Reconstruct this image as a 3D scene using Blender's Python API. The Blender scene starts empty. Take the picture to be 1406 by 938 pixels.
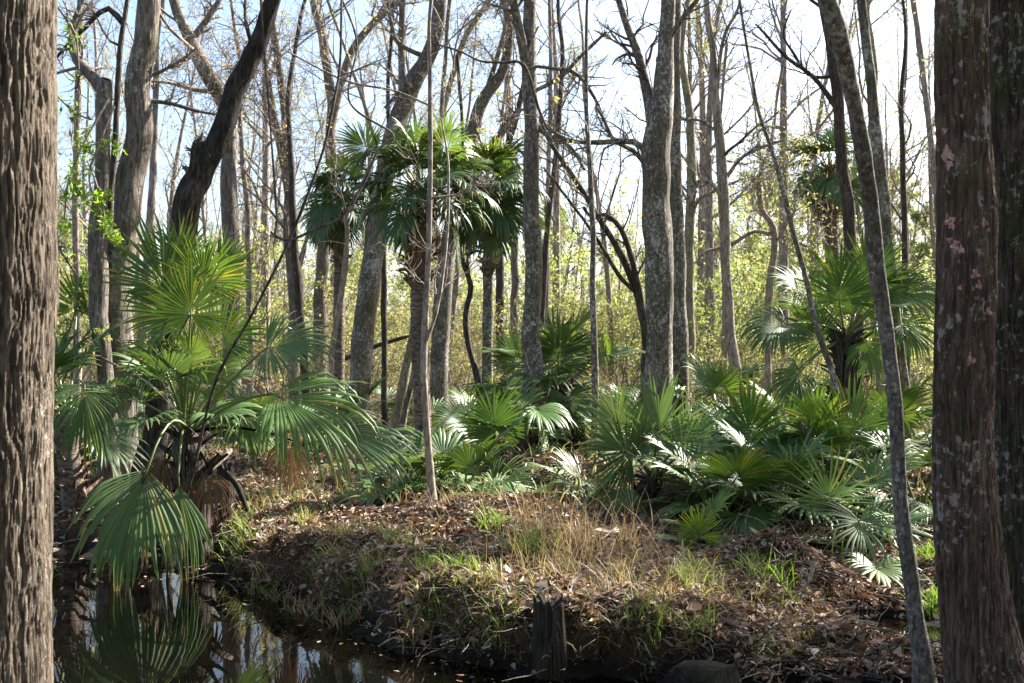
import bpy, math, random
import numpy as np
from mathutils import Vector
from mathutils.bvhtree import BVHTree

# ------------------------------------------------------------------ camera, sky, sun, exposure
SC = bpy.context.scene
COL = SC.collection
FPX = 1484.0            # focal length in photograph pixels (width 1406)
HZ = 490.0              # horizon row
CAMZ = 2.0
cam_d = bpy.data.cameras.new('camera')
cam = bpy.data.objects.new('camera', cam_d); COL.objects.link(cam)
cam_d.sensor_width = 36.0
cam_d.lens = FPX / 1406.0 * 36.0
cam_d.shift_y = (HZ - 469.0) / 1406.0
cam_d.clip_end = 3000
cam.location = (0, 0, CAMZ)
cam.rotation_euler = (math.radians(90), 0, 0)
cam_d.dof.use_dof = True
cam_d.dof.focus_distance = 9.5
cam_d.dof.aperture_fstop = 4.5
SC.camera = cam

SUN_AZ, SUN_EL = 53.0, 37.0      # azimuth from +Y towards +X
w = bpy.data.worlds.new('World'); SC.world = w; w.use_nodes = True
nt = w.node_tree
sky = nt.nodes.new('ShaderNodeTexSky'); sky.sky_type = 'NISHITA'; sky.sun_disc = False
sky.sun_elevation = math.radians(SUN_EL); sky.sun_rotation = math.radians(SUN_AZ)
sky.air_density = 1.0; sky.dust_density = 2.2; sky.ozone_density = 1.3
nt.links.new(sky.outputs[0], nt.nodes['Background'].inputs[0])
nt.nodes['Background'].inputs[1].default_value = 0.07
sl = bpy.data.lights.new('sun', 'SUN'); sl.energy = 5.0; sl.angle = math.radians(0.53); sl.color = (1.0, .94, .86)
so = bpy.data.objects.new('sun', sl); COL.objects.link(so)
sv = Vector((math.sin(math.radians(SUN_AZ)) * math.cos(math.radians(SUN_EL)),
             math.cos(math.radians(SUN_AZ)) * math.cos(math.radians(SUN_EL)), math.sin(math.radians(SUN_EL))))
so.rotation_euler = sv.to_track_quat('Z', 'Y').to_euler()
so.location = (10, 10, 30)
vs = SC.view_settings
vs.view_transform = 'Standard'; vs.look = 'None'; vs.gamma = 1.0; vs.exposure = 2.2; vs.use_curve_mapping = False
SC.render.engine = 'CYCLES'
cy = SC.cycles
cy.use_denoising = True
cy.max_bounces = 6; cy.diffuse_bounces = 3; cy.glossy_bounces = 3; cy.transmission_bounces = 4
cy.sample_clamp_indirect = 4.0
cy.use_adaptive_sampling = False

R0 = np.random.default_rng(11)
random.seed(5)

# ------------------------------------------------------------------ helpers
def px(x, y, d):
    return np.array(((x - 703.0) / FPX * d, d, CAMZ + (HZ - y) / FPX * d))
def nrm(v):
    v = np.asarray(v, float)
    return v / np.maximum(np.linalg.norm(v, axis=-1, keepdims=True), 1e-9)
def sstep(a, b, x):
    t = np.clip((x - a) / (b - a), 0, 1); return t * t * (3 - 2 * t)
def _hash(i, j, k):
    h = (i.astype(np.int64) * 374761393 + j.astype(np.int64) * 668265263 + k.astype(np.int64) * 2147483647 + 1013904223) & 0xffffffff
    h = ((h ^ (h >> 13)) * 1274126177) & 0xffffffff
    h = (h ^ (h >> 16)) & 0xffff
    return h / 65535.0
def noise(x, y, z=0.0):
    x, y, z = np.broadcast_arrays(np.asarray(x, float), np.asarray(y, float), np.asarray(z, float))
    i, j, k = np.floor(x), np.floor(y), np.floor(z)
    u, v, q = x - i, y - j, z - k
    u = u * u * (3 - 2 * u); v = v * v * (3 - 2 * v); q = q * q * (3 - 2 * q)
    r = 0
    for a in (0, 1):
        for b in (0, 1):
            for c in (0, 1):
                r = r + _hash(i + a, j + b, k + c) * (u if a else 1 - u) * (v if b else 1 - v) * (q if c else 1 - q)
    return r * 2 - 1

class Acc:
    """collects vertex / face arrays and links them as one mesh object"""
    def __init__(s):
        s.v = []; s.q = []; s.t = []; s.n = 0; s.c = []
    def add(s, verts, quads=None, tris=None, col=None):
        verts = np.asarray(verts, float).reshape(-1, 3)
        s.v.append(verts)
        if quads is not None and len(quads): s.q.append(np.asarray(quads).reshape(-1, 4) + s.n)
        if tris is not None and len(tris): s.t.append(np.asarray(tris).reshape(-1, 3) + s.n)
        if col is not None: s.c.append(np.broadcast_to(np.asarray(col, float), (len(verts), 3)))
        s.n += len(verts)
        return s
    def mesh(s, name, mat, smooth=True, origin=None):
        v = np.concatenate(s.v) if s.v else np.zeros((0, 3))
        if origin is not None: v = v - np.asarray(origin)
        q = np.concatenate(s.q) if s.q else np.zeros((0, 4), int)
        t = np.concatenate(s.t) if s.t else np.zeros((0, 3), int)
        me = bpy.data.meshes.new(name)
        me.vertices.add(len(v)); me.vertices.foreach_set('co', v.astype(np.float32).ravel())
        li = np.concatenate([q.ravel(), t.ravel()]).astype(np.int32)
        me.loops.add(len(li)); me.loops.foreach_set('vertex_index', li)
        st = np.concatenate([np.arange(len(q)) * 4, len(q) * 4 + np.arange(len(t)) * 3]).astype(np.int32)
        me.polygons.add(len(st)); me.polygons.foreach_set('loop_start', st)
        if smooth: me.polygons.foreach_set('use_smooth', np.ones(len(st), bool))
        me.update(calc_edges=True); me.validate()
        if s.c:
            c = np.concatenate(s.c)
            at = me.color_attributes.new('tint', 'FLOAT_COLOR', 'POINT')
            at.data.foreach_set('color', np.concatenate([c, np.ones((len(c), 1))], 1).astype(np.float32).ravel())
        if mat: me.materials.append(mat)
        return me
    def obj(s, name, mat, parent=None, smooth=True, origin=None):
        """vertices are world coordinates; origin = the parent root's location (roots carry no rotation here)"""
        if origin is None and parent is not None: origin = ORG.get(parent.name)
        o = bpy.data.objects.new(name, s.mesh(name, mat, smooth, origin)); COL.objects.link(o)
        if parent is not None: o.parent = parent; ORG[o.name] = origin
        elif origin is not None: o.location = origin; ORG[o.name] = origin
        return o
ORG = {}
def tag(o, label=None, cat=None, group=None, kind=None):
    if label: o['label'] = label
    if cat: o['category'] = cat
    if group: o['group'] = group
    if kind: o['kind'] = kind
    return o
def empty(name, loc, label, cat, group=None):
    o = bpy.data.objects.new(name, None); COL.objects.link(o); o.location = [float(a) for a in loc]; o.empty_display_size = .2
    ORG[o.name] = np.asarray(loc, float)
    return tag(o, label, cat, group)

def frames(P):
    T = np.gradient(P, axis=-2); T = nrm(T)
    ref = np.zeros_like(T); ref[..., 1] = 1.0
    m = np.abs(T[..., 1]).mean(-1) > .85
    if np.any(m): ref[m] = (1.0, 0, 0)
    A = nrm(np.cross(ref, T)); B = np.cross(T, A)
    return T, A, B
def tubes(acc, P, R, S, col=None):
    """P (T,K,3) polylines, R (T,K) radii -> S-sided tubes"""
    P = np.asarray(P, float); R = np.asarray(R, float)
    if P.ndim == 2: P = P[None]; R = R[None]
    T, K, _ = P.shape
    _, A, B = frames(P)
    a = np.arange(S) / S * 2 * np.pi
    V = P[:, :, None] + R[:, :, None, None] * (np.cos(a)[None, None, :, None] * A[:, :, None] + np.sin(a)[None, None, :, None] * B[:, :, None])
    base = (np.arange(T) * K * S)[:, None, None] + (np.arange(K - 1) * S)[None, :, None]
    s0 = np.arange(S)[None, None, :]; s1 = (np.arange(S) + 1)[None, None, :] % S
    Q = np.stack([base + s0, base + s1, base + S + s1, base + S + s0], -1).reshape(-1, 4)
    if col is not None: col = np.repeat(np.asarray(col), K * S, 0) if np.ndim(col) == 2 else col
    acc.add(V, Q, col=col)

def resample(P, R, step):
    P = np.asarray(P, float); R = np.asarray(R, float)
    n = len(P)
    # Catmull-Rom through the traced points
    L = np.concatenate([[0], np.cumsum(np.linalg.norm(np.diff(P, axis=0), axis=1))])
    m = max(4, int(L[-1] / step) + 1)
    s = np.linspace(0, L[-1], m)
    i = np.clip(np.searchsorted(L, s, 'right') - 1, 0, n - 2)
    t = ((s - L[i]) / (L[i + 1] - L[i]))[:, None]
    p0 = P[np.maximum(i - 1, 0)]; p1 = P[i]; p2 = P[i + 1]; p3 = P[np.minimum(i + 2, n - 1)]
    Q = .5 * (2 * p1 + (p2 - p0) * t + (2 * p0 - 5 * p1 + 4 * p2 - p3) * t ** 2 + (3 * p1 - p0 - 3 * p2 + p3) * t ** 3)
    return Q, np.interp(s, L, R)

def grow(rng, P, R, n, lr, ang, up, K, rr, tmin=.25, wob=.25, absl=None):
    T, Kp, _ = P.shape
    idx = np.repeat(np.arange(T), n); N = len(idx)
    t = rng.uniform(tmin, 1, N) * (Kp - 1.001); i = t.astype(int); f = (t - i)[:, None]
    p0 = P[idx, i]; p1 = P[idx, i + 1]; pos = p0 * (1 - f) + p1 * f
    rad = R[idx, i] * (1 - f[:, 0]) + R[idx, i + 1] * f[:, 0]
    tan = nrm(p1 - p0)
    perp = nrm(np.cross(tan, rng.normal(size=(N, 3))))
    a = rng.uniform(ang[0], ang[1], N)[:, None]
    d = nrm(np.cos(a) * tan + np.sin(a) * perp + np.array((0, 0, up)))
    pl = np.linalg.norm(np.diff(P, axis=1), axis=2).sum(1)[idx] if absl is None else np.full(N, absl)
    L = pl * lr * rng.uniform(.55, 1.25, N) * (1.15 - .6 * t / Kp)
    out = np.zeros((N, K, 3)); out[:, 0] = pos
    for k in range(1, K):
        d = nrm(d + rng.normal(size=(N, 3)) * wob + np.array((0, 0, up * .35)))
        out[:, k] = out[:, k - 1] + d * (L / (K - 1))[:, None]
    r0 = np.maximum(rad * rr * rng.uniform(.7, 1, N), .0025)
    RR = r0[:, None] * np.linspace(1, .35, K)[None]
    return out, RR

def leaves(acc, rng, pos, size, col=None, droop=.3, aspect=.45):
    N = len(pos)
    d = nrm(rng.normal(size=(N, 3)) - np.array((0, 0, droop)))
    s = nrm(np.cross(d, rng.normal(size=(N, 3)))); n = np.cross(d, s)
    L = (size * rng.uniform(.6, 1.3, N))[:, None]
    b = pos; tip = pos + d * L - n * L * .12; m = pos + d * L * .5
    l = m + s * L * aspect * .5 + n * L * .1; r = m - s * L * aspect * .5 + n * L * .1
    V = np.stack([b, l, tip, r], 1)
    k = np.arange(N)[:, None] * 4
    acc.add(V, None, np.stack([k + np.array((0, 1, 2)), k + np.array((0, 2, 3))], 1).reshape(-1, 3),
            col=None if col is None else np.repeat(col, 4, 0))

# ------------------------------------------------------------------ materials
def mat_new(name):
    m = bpy.data.materials.new(name); m.use_nodes = True
    t = m.node_tree; b = t.nodes['Principled BSDF']
    return m, t, b
def ramp(t, fac, stops):
    r = t.nodes.new('ShaderNodeValToRGB'); e = r.color_ramp.elements
    while len(e) < len(stops): e.new(.5)
    for k, (p, c) in enumerate(stops): e[k].position = p; e[k].color = (*c, 1)
    t.links.new(fac, r.inputs[0]); return r.outputs[0]
def noise_node(t, vec, scale, detail=5, rough=.6, dist=0.0):
    n = t.nodes.new('ShaderNodeTexNoise'); n.inputs['Scale'].default_value = scale; n.inputs['Detail'].default_value = detail
    n.inputs['Roughness'].default_value = rough; n.inputs['Distortion'].default_value = dist
    t.links.new(vec, n.inputs['Vector']); return n.outputs['Fac']
def mapping(t, scale):
    tc = t.nodes.new('ShaderNodeTexCoord'); m = t.nodes.new('ShaderNodeMapping'); m.inputs['Scale'].default_value = scale
    t.links.new(tc.outputs['Object'], m.inputs['Vector']); return m.outputs[0]
def mixc(t, fac, a, b, mode='MIX'):
    m = t.nodes.new('ShaderNodeMix'); m.data_type = 'RGBA'; m.blend_type = mode
    for s, v in ((0, fac), (6, a), (7, b)):
        if hasattr(v, 'is_linked') or hasattr(v, 'node'): t.links.new(v, m.inputs[s])
        else: m.inputs[s].default_value = v if s == 0 else (*v, 1)
    return m.outputs[2]
def bump(t, b, h, strength, dist):
    n = t.nodes.new('ShaderNodeBump'); n.inputs['Strength'].default_value = strength; n.inputs['Distance'].default_value = dist
    t.links.new(h, n.inputs['Height']); t.links.new(n.outputs[0], b.inputs['Normal'])

def bark(name, dark, light, lichen=.5, lichen_col=(.42, .43, .40), stretch=.14, scale=34, bmp=.7, bd=.02, moss=0, rough=.9, spot=17, grey=.28):
    m, t, b = mat_new(name)
    def neutral(c):
        l = .3 * c[0] + .55 * c[1] + .15 * c[2]; return tuple(a + (l - a) * grey for a in c)
    dark, light, lichen_col = neutral(dark), neutral(light), neutral(lichen_col)
    v = mapping(t, (1, 1, stretch)); iso = mapping(t, (1, 1, .75))
    n1 = noise_node(t, v, scale, 8, .65, .6)
    c = ramp(t, n1, [(.40, [a * .7 for a in dark]), (.50, [(a + q) / 2 for a, q in zip(dark, light)]), (.60, [a * 1.15 for a in light])])
    big = noise_node(t, iso, 1.6, 3)
    c = mixc(t, ramp(t, big, [(.4, (0, 0, 0)), (.65, (.55, .55, .55))]), c, [a * .62 for a in dark])
    if lichen:
        s = noise_node(t, iso, spot, 6, .72)
        g = noise_node(t, iso, 2.3, 2)
        mm = t.nodes.new('ShaderNodeMath'); mm.operation = 'MULTIPLY_ADD'
        t.links.new(g, mm.inputs[0]); mm.inputs[1].default_value = .45; t.links.new(s, mm.inputs[2])
        th = .98 - .22 * lichen
        c = mixc(t, ramp(t, mm.outputs[0], [(th - .02, (0, 0, 0)), (th + .035, (.85, .85, .85))]), c, lichen_col)
    if moss:
        g2 = noise_node(t, iso, 3.1, 5)
        c = mixc(t, ramp(t, g2, [(.62 - .2 * moss, (0, 0, 0)), (.75 - .1 * moss, (.8, .8, .8))]), c, (.055, .065, .022))
    t.links.new(c, b.inputs['Base Color']); b.inputs['Roughness'].default_value = rough
    b.inputs['Specular IOR Level'].default_value = .25
    n4 = noise_node(t, v, scale * .38, 4, .6, 1.0); ad = t.nodes.new('ShaderNodeMath'); ad.operation = 'MULTIPLY_ADD'; t.links.new(n4, ad.inputs[0]); ad.inputs[1].default_value = 1.2; t.links.new(n1, ad.inputs[2])
    bump(t, b, ad.outputs[0], min(1, bmp * 1.25), bd * 1.5)
    return m

def leafmat(name, col, trans, tw=.35, rough=.42, spec=.5, var=.35, tint=False, mul=False):
    """thin leaf: glossy top plus light through the blade"""
    m, t, b = mat_new(name)
    oi = t.nodes.new('ShaderNodeObjectInfo')
    n = noise_node(t, mapping(t, (1, 1, 1)), 2.2, 3)
    hs = t.nodes.new('ShaderNodeHueSaturation')
    if tint:
        a = t.nodes.new('ShaderNodeVertexColor'); a.layer_name = 'tint'; src = a.outputs[0]; t.links.new(src, hs.inputs['Color'])
    else: hs.inputs['Color'].default_value = (*col, 1)
    mr = t.nodes.new('ShaderNodeMapRange'); mr.inputs['To Min'].default_value = 1 - var; mr.inputs['To Max'].default_value = 1 + var
    ad = t.nodes.new('ShaderNodeMath'); ad.operation = 'MULTIPLY_ADD'; t.links.new(n, ad.inputs[0]); ad.inputs[1].default_value = .5
    md = t.nodes.new('ShaderNodeMath'); md.operation = 'MULTIPLY'; t.links.new(oi.outputs['Random'], md.inputs[0]); md.inputs[1].default_value = .5
    t.links.new(md.outputs[0], ad.inputs[2]); t.links.new(ad.outputs[0], mr.inputs['Value'])
    t.links.new(mr.outputs[0], hs.inputs['Value'])
    colout = hs.outputs[0]
    if mul:
        a = t.nodes.new('ShaderNodeVertexColor'); a.layer_name = 'tint'; colout = mixc(t, 1.0, hs.outputs[0], a.outputs[0], 'MULTIPLY')
    t.links.new(colout, b.inputs['Base Color'])
    b.inputs['Roughness'].default_value = rough; b.inputs['Specular IOR Level'].default_value = spec
    tr = t.nodes.new('ShaderNodeBsdfTranslucent')
    if tint: t.links.new(mixc(t, 1.0, hs.outputs[0], trans, 'MULTIPLY'), tr.inputs[0])
    elif mul: t.links.new(mixc(t, 1.0, a.outputs[0], trans, 'MULTIPLY'), tr.inputs[0])
    else: tr.inputs[0].default_value = (*trans, 1)
    mx = t.nodes.new('ShaderNodeMixShader'); mx.inputs[0].default_value = tw
    out = t.nodes['Material Output']
    t.links.new(b.outputs[0], mx.inputs[1]); t.links.new(tr.outputs[0], mx.inputs[2]); t.links.new(mx.outputs[0], out.inputs[0])
    return m

M = {}
M['bark_furrow'] = bark('furrowed bark', (.075, .054, .036), (.25, .195, .14), .5, (.42, .38, .33), .07, 60, 1.0, .02, spot=26, grey=.12)
M['bark_red'] = bark('red brown bark', (.075, .046, .030), (.18, .122, .088), .66, (.40, .37, .33), .08, 60, 1.0, .015, moss=.15, spot=24, grey=.15)
M['bark_black'] = bark('dark bark', (.04, .031, .02), (.12, .098, .065), .7, (.36, .36, .33), .09, 50, 1.0, .015, moss=.5, spot=22)
M['bark_grey'] = bark('grey bark', (.115, .088, .064), (.27, .215, .16), .65, (.42, .39, .34), stretch=.14, scale=40, moss=.15)
M['bark_mid'] = bark('mid grey lichen bark', (.085, .069, .047), (.195, .162, .115), .85, (.42, .40, .35), .3, 34, .6, .012, moss=.3, spot=26)
M['bark_soot'] = bark('sooty bark', (.018, .014, .011), (.075, .058, .043), .2, (.3, .28, .25), stretch=.25, scale=24)
M['bark_dark'] = bark('charcoal bark', (.042, .031, .023), (.125, .096, .072), .25, (.36, .33, .29), stretch=.2)
M['bark_pale'] = bark('pale bark', (.20, .155, .115), (.38, .31, .24), .5, (.5, .48, .43), .3, 26, .5, .01)
M['bark_lichen'] = bark('lichen sapling bark', (.105, .092, .076), (.24, .215, .18), .8, (.44, .43, .40), .5, 44, .7, .01, spot=34)
M['bark_tan'] = bark('tan bark', (.23, .16, .105), (.42, .32, .23), .25, stretch=.3, bmp=.4)
M['bark_yellow'] = bark('yellowish mossy bark', (.16, .135, .065), (.36, .31, .17), .4, (.45, .43, .36), stretch=.3)
M['bark_far'] = bark('far bark', (.20, .155, .12), (.38, .31, .245), .4, (.48, .45, .4), stretch=.25, scale=18)  # lightened bark: haze over the far trunks is put into their colour
M['twig'] = bark('twig bark', (.20, .15, .115), (.36, .285, .225), 0, stretch=.5, scale=12, bmp=.2)  # twigs lightened too, the bright haze painted into their bark
M['twig_dark'] = bark('dark twig bark', (.075, .056, .044), (.16, .125, .10), 0, stretch=.5, scale=12, bmp=.2)
M['dead_wood'] = bark('weathered dead wood', (.11, .085, .062), (.33, .275, .215), .3, (.42, .4, .36), stretch=.06, scale=60)
M['rot'] = bark('dark rotten wood', (.018, .013, .009), (.065, .052, .035), .12, (.3, .29, .25), stretch=.05, scale=60, moss=.5, bmp=.9)
M['root'] = bark('old roots', (.06, .042, .03), (.20, .15, .11), .2, (.36, .33, .29), stretch=.3, scale=40)
M['palm_trunk'] = bark('palm trunk', (.10, .068, .045), (.27, .195, .14), .2, (.42, .4, .36), stretch=3.0, scale=9, bmp=.8)
M['boot'] = bark('palm boot', (.12, .07, .04), (.32, .20, .125), 0, stretch=.2, scale=30, grey=.1)
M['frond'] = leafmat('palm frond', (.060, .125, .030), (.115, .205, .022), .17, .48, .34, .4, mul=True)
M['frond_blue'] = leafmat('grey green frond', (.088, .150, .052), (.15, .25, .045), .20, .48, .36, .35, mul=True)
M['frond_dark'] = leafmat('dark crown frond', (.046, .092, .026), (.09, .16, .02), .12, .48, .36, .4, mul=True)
M['frond_bright'] = leafmat('young and sunlit frond', (.085, .16, .03), (.20, .32, .03), .28, .42, .4, .3, mul=True)
M['frond_dead'] = leafmat('dead frond', (.155, .105, .062), (.18, .10, .05), .15, .8, .15, .4, mul=True)
M['petiole'] = leafmat('petiole', (.13, .17, .045), (.2, .25, .05), .1, .4, .5, .3)
M['grass'] = leafmat('grass', None, (1.4, 1.45, .9), .32, .5, .3, .3, tint=True)
M['leaf'] = leafmat('leaf', None, (1.8, 1.75, 1.0), .42, .5, .3, .3, tint=True)
M['litter'] = leafmat('leaf litter', None, (.7, .6, .5), .12, .7, .3, .45, tint=True)
M['pink_lichen'] = bark('pink lichen', (.34, .19, .17), (.56, .36, .33), .6, (.48, .42, .39), spot=60, stretch=1, scale=40, bmp=.3, bd=.004, grey=0)

m, t, b = mat_new('forest soil')
v = mapping(t, (1, 1, 1))
n1 = noise_node(t, v, 9, 10, .7); n2 = noise_node(t, v, 60, 6, .7); n3 = noise_node(t, v, .7, 4)
c = ramp(t, n2, [(.3, (.030, .019, .012)), (.5, (.085, .052, .031)), (.72, (.19, .125, .08))])
c = mixc(t, ramp(t, n1, [(.42, (0, 0, 0)), (.62, (.7, .7, .7))]), c, (.055, .05, .022))
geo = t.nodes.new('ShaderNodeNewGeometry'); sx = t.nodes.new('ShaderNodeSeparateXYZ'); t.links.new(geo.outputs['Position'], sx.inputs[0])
c = mixc(t, ramp(t, sx.outputs['Z'], [(.05, (.9, .9, .9)), (.24, (0, 0, 0))]), c, (.008, .006, .0045))  # low bank darkened: wet mud, plus the bank's shadow painted into the colour
t.links.new(c, b.inputs['Base Color']); b.inputs['Roughness'].default_value = .9; b.inputs['Specular IOR Level'].default_value = .2; bump(t, b, n2, .9, .03)
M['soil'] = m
m, t, b = mat_new('dark swamp water')
b.inputs['Base Color'].default_value = (.002, .0018, .0012, 1); b.inputs['Roughness'].default_value = .015; b.inputs['IOR'].default_value = 1.33
n1 = noise_node(t, mapping(t, (1, .7, 1)), 3.2, 3, .5)
bump(t, b, n1, .05, .02)
M['water'] = m

# ------------------------------------------------------------------ the ground
WX = np.array([-60, -12, -8, -6, -4.65, -3.4, -2.73, -2.27, -1.48, -.82, -.30, .17, .86, 1.5, 2.0, 2.6, 3.4, 5, 12, 60])
WY = np.array([14, 13.2, 12.2, 11.4, 11.0, 10.5, 10.05, 9.3, 8.36, 7.5, 7.05, 6.8, 6.55, 6.55, 6.6, 6.7, 6.4, 6.0, 6.0, 6.0])
def ground(x, y):
    x = np.asarray(x, float); y = np.asarray(y, float)
    wv = np.interp(x + .18 * noise(x * 2, y * 2, 3.3), WX, WY)
    sd = (y - wv) * .8 + .15 * noise(x * 2.3, y * 2.3, 1.1) + .06 * noise(x * 7, y * 7, 8.1)
    hb = np.interp(x, [-6, -3, -2, .8, 1.3, 1.9, 4, 8], [.16, .18, .30, .36, .26, .10, .10, .3])
    h = hb * sstep(0, .38, sd) + (.47 - hb) * sstep(.3, 5.5, sd) - .5 * sstep(0, .9, -sd)
    h = h + sstep(-.15, .1, sd) * (1 - sstep(.35, .7, sd)) * (.09 * noise(x * 4.3, y * 4.3, 2.2) + .06 * noise(x * 11, y * 11, 5.1))
    # near bank, where the camera and the framing trunks stand
    nb = np.interp(x, [-60, -3, -1.5, 1.6, 2.2, 3, 6, 60], [6.0, 5.9, 4.6, 4.6, 6.15, 6.5, 6.5, 6.5])
    sn = (nb - y)
    hn = .42 * sstep(-.15, .9, sn) - .5 * (1 - sstep(-.9, .0, sn))
    h = np.maximum(h, hn)
    def g(cx, cy, sx, sy, a): return a * np.exp(-((x - cx) / sx) ** 2 - ((y - cy) / sy) ** 2)
    h = h + g(-.77, 10.5, .85, .7, .22) + g(-.4, 9.6, .9, .6, .08) + g(2.15, 8.85, .42, .32, .34) + g(.5, 13.4, .7, .5, .3) + g(2.9, 16.5, .7, .5, .4)
    h = h - g(2.85, 7.75, .55, .75, .22) - g(3.0, 9.3, .5, .4, .04)
    land = sstep(.05, .6, np.maximum(sd, sn))
    h = h + land * (.08 * noise(x * 1.5 + 4, y * 1.5) + .075 * (np.abs(noise(x * 2.6, y * 2.6, 6)) - .3) + .035 * noise(x * 3.6, y * 3.6) + .02 * noise(x * 8, y * 8) + .05 * noise(x * .7, y * .7, 7))
    return h + sstep(40, 160, np.hypot(x, y)) * 0.2
def gz(x, y): return float(ground(x, y))

def axis(lo, hi, c0, c1, fine, gr):
    a = list(np.arange(c0, c1, fine)); s = fine
    while a[-1] < hi: s *= gr; a.append(a[-1] + s)
    s = fine
    while a[0] > lo: s *= gr; a.insert(0, a[0] - s)
    return np.array(a)
gx = axis(-900, 900, -5.5, 5.5, .06, 1.09); gy = axis(-60, 1500, 4.5, 14.5, .06, 1.08)
X, Y = np.meshgrid(gx, gy)
Z = ground(X, Y)
nx, ny = len(gx), len(gy)
I = (np.arange(ny - 1)[:, None] * nx + np.arange(nx - 1)[None]).ravel()
a = Acc(); a.add(np.stack([X, Y, Z], -1), np.stack([I, I + 1, I + nx + 1, I + nx], 1))
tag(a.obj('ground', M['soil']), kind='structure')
a = Acc(); a.add([(-70, 3, 0), (70, 3, 0), (70, 16, 0), (-70, 16, 0)], [(0, 1, 2, 3)])
tag(a.obj('water', M['water']), kind='structure')

# ------------------------------------------------------------------ trees
UP = np.array((0, 0, 1.0))
def flare(R, P, z0, amt=.45, hgt=.35):
    return R * (1 + amt * np.exp(-np.maximum(P[:, 2] - z0, 0) / hgt))
def trunk_mesh(acc, P, R, S, seed=0, rough=.05, ridge=0.0, rf=26.):
    """tube with lumpy, optionally ridged, cross-sections"""
    _, A, B = frames(P[None]); A, B = A[0], B[0]
    K = len(P); a = np.arange(S) / S * 2 * np.pi
    U = np.cos(a)[None, :, None] * A[:, None] + np.sin(a)[None, :, None] * B[:, None]
    q = P[:, None] + U * R[:, None, None]
    n = 1 + rough * noise(q[..., 0] * 5 + seed, q[..., 1] * 5, q[..., 2] * 1.6) + rough * .6 * noise(q[..., 0] * 14, q[..., 1] * 14 + seed, q[..., 2] * 4)
    V = P[:, None] + U * (R[:, None] * n)[..., None]
    if ridge:
        wx = .03 * noise(q[..., 0] * 5, q[..., 1] * 5, q[..., 2] * 4 + seed) + .012 * noise(q[..., 0] * 20, q[..., 1] * 20, q[..., 2] * 11 + seed)
        r1 = np.abs(noise((q[..., 0] + wx) * rf, (q[..., 1] + wx) * rf, q[..., 2] * rf * .06 + seed))
        r2 = np.abs(noise((q[..., 0] - wx) * rf * 2.1, (q[..., 1] + wx) * rf * 2.1, q[..., 2] * rf * .17 + seed))
        hgt = np.clip(r1 * 4.5, 0, 1) * .55 + np.clip(r2 * 3, 0, 1) * .30 + .35 * noise(q[..., 0] * 9, q[..., 1] * 9, q[..., 2] * 2.2 + seed)
        hgt = hgt + .16 * noise(q[..., 0] * 40, q[..., 1] * 40, q[..., 2] * 6) + .16 * noise(q[..., 0] * 95, q[..., 1] * 95, q[..., 2] * 14)
        V = V + U * (ridge * (hgt - .6))[..., None]
    base = (np.arange(K - 1) * S)[:, None]; s0 = np.arange(S)[None]; s1 = (s0 + 1) % S
    acc.add(V, np.stack([base + s0, base + s1, base + S + s1, base + S + s0], -1).reshape(-1, 4))
    return V

def path3(pts, d, snap=True, dz=0.12, wob=.0, seed=0):
    """traced (px, py, width) list -> world points; d a number or one per point; the first point goes down into the ground"""
    d = np.broadcast_to(np.asarray(d, float), (len(pts),)) if np.ndim(d) == 0 else np.asarray(d, float)
    P = np.array([px(p[0], p[1], q) for p, q in zip(pts, d)]); R = np.array([p[2] * q / FPX / 2 for p, q in zip(pts, d)])
    if wob:
        P[1:, 1] += wob * noise(np.arange(1, len(pts)) * .83, seed, .5)
    if snap:
        z = gz(P[0, 0], P[0, 1]) - dz
        if P[0, 2] - z > .15:
            P = np.concatenate([[[P[0, 0], P[0, 1], z]], P]); R = np.concatenate([[R[0] * 1.08], R])
        else: P[0, 2] = z
    return P, R

def extend(P, R, H, rng, rtop=.03):
    d = nrm(P[-1] - P[-2]); out = [P[-1]]; r = [R[-1]]
    n = max(2, int((H - P[-1, 2]) / 1.0))
    if H - P[-1, 2] < .6: return P, R
    for k in range(n):
        d = nrm(d + rng.normal(size=3) * .12 + UP * .12)
        out.append(out[-1] + d * (H - P[-1, 2]) / n); r.append(R[-1] + (min(rtop, R[-1]) - R[-1]) * (k + 1) / n)
    return np.concatenate([P, out[1:]]), np.concatenate([R, r[1:]])

def crown_on(rng, P, R, zmin, n1, len1, acc, lf=None, nleaf=0, lsize=.07, lcol=None, n2=5, n3=5, up=.18, rr=.45, canopy=.8):
    """limbs, branches and twigs along the part of a trunk above zmin"""
    k = int(np.searchsorted(P[:, 2], zmin)); k = min(max(k, 1), len(P) - 3)
    Q = P[k - 1:]; q = R[k - 1:]
    Q2, q2 = resample(Q, q, max(.2, np.linalg.norm(Q[-1] - Q[0]) / 12))
    b1, r1 = grow(rng, Q2[None], q2[None], max(3, int(n1 * canopy)), 1, (.6, 1.25), up, 7, rr, .02, .22, absl=len1)
    b2, r2 = grow(rng, b1, r1, n2, .5, (.4, 1.0), up * .7, 6, .6, .2, .28)
    b3, r3 = grow(rng, b2, r2, n3, .5, (.4, 1.1), .05, 4, .6, .15, .3)
    tubes(acc, b1, r1, 5); tubes(acc, b2, r2, 4); tubes(acc, b3, r3, 3)
    if lf is not None and nleaf:
        allp = b3[:, 1:].reshape(-1, 3); pick = rng.integers(0, len(allp), nleaf)
        pos = allp[pick] + rng.normal(size=(nleaf, 3)) * .05
        c = np.array(lcol)[rng.integers(0, len(lcol), nleaf)] * rng.uniform(.7, 1.25, (nleaf, 1))
        leaves(lf, rng, pos, np.full(nleaf, lsize), c)

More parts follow.
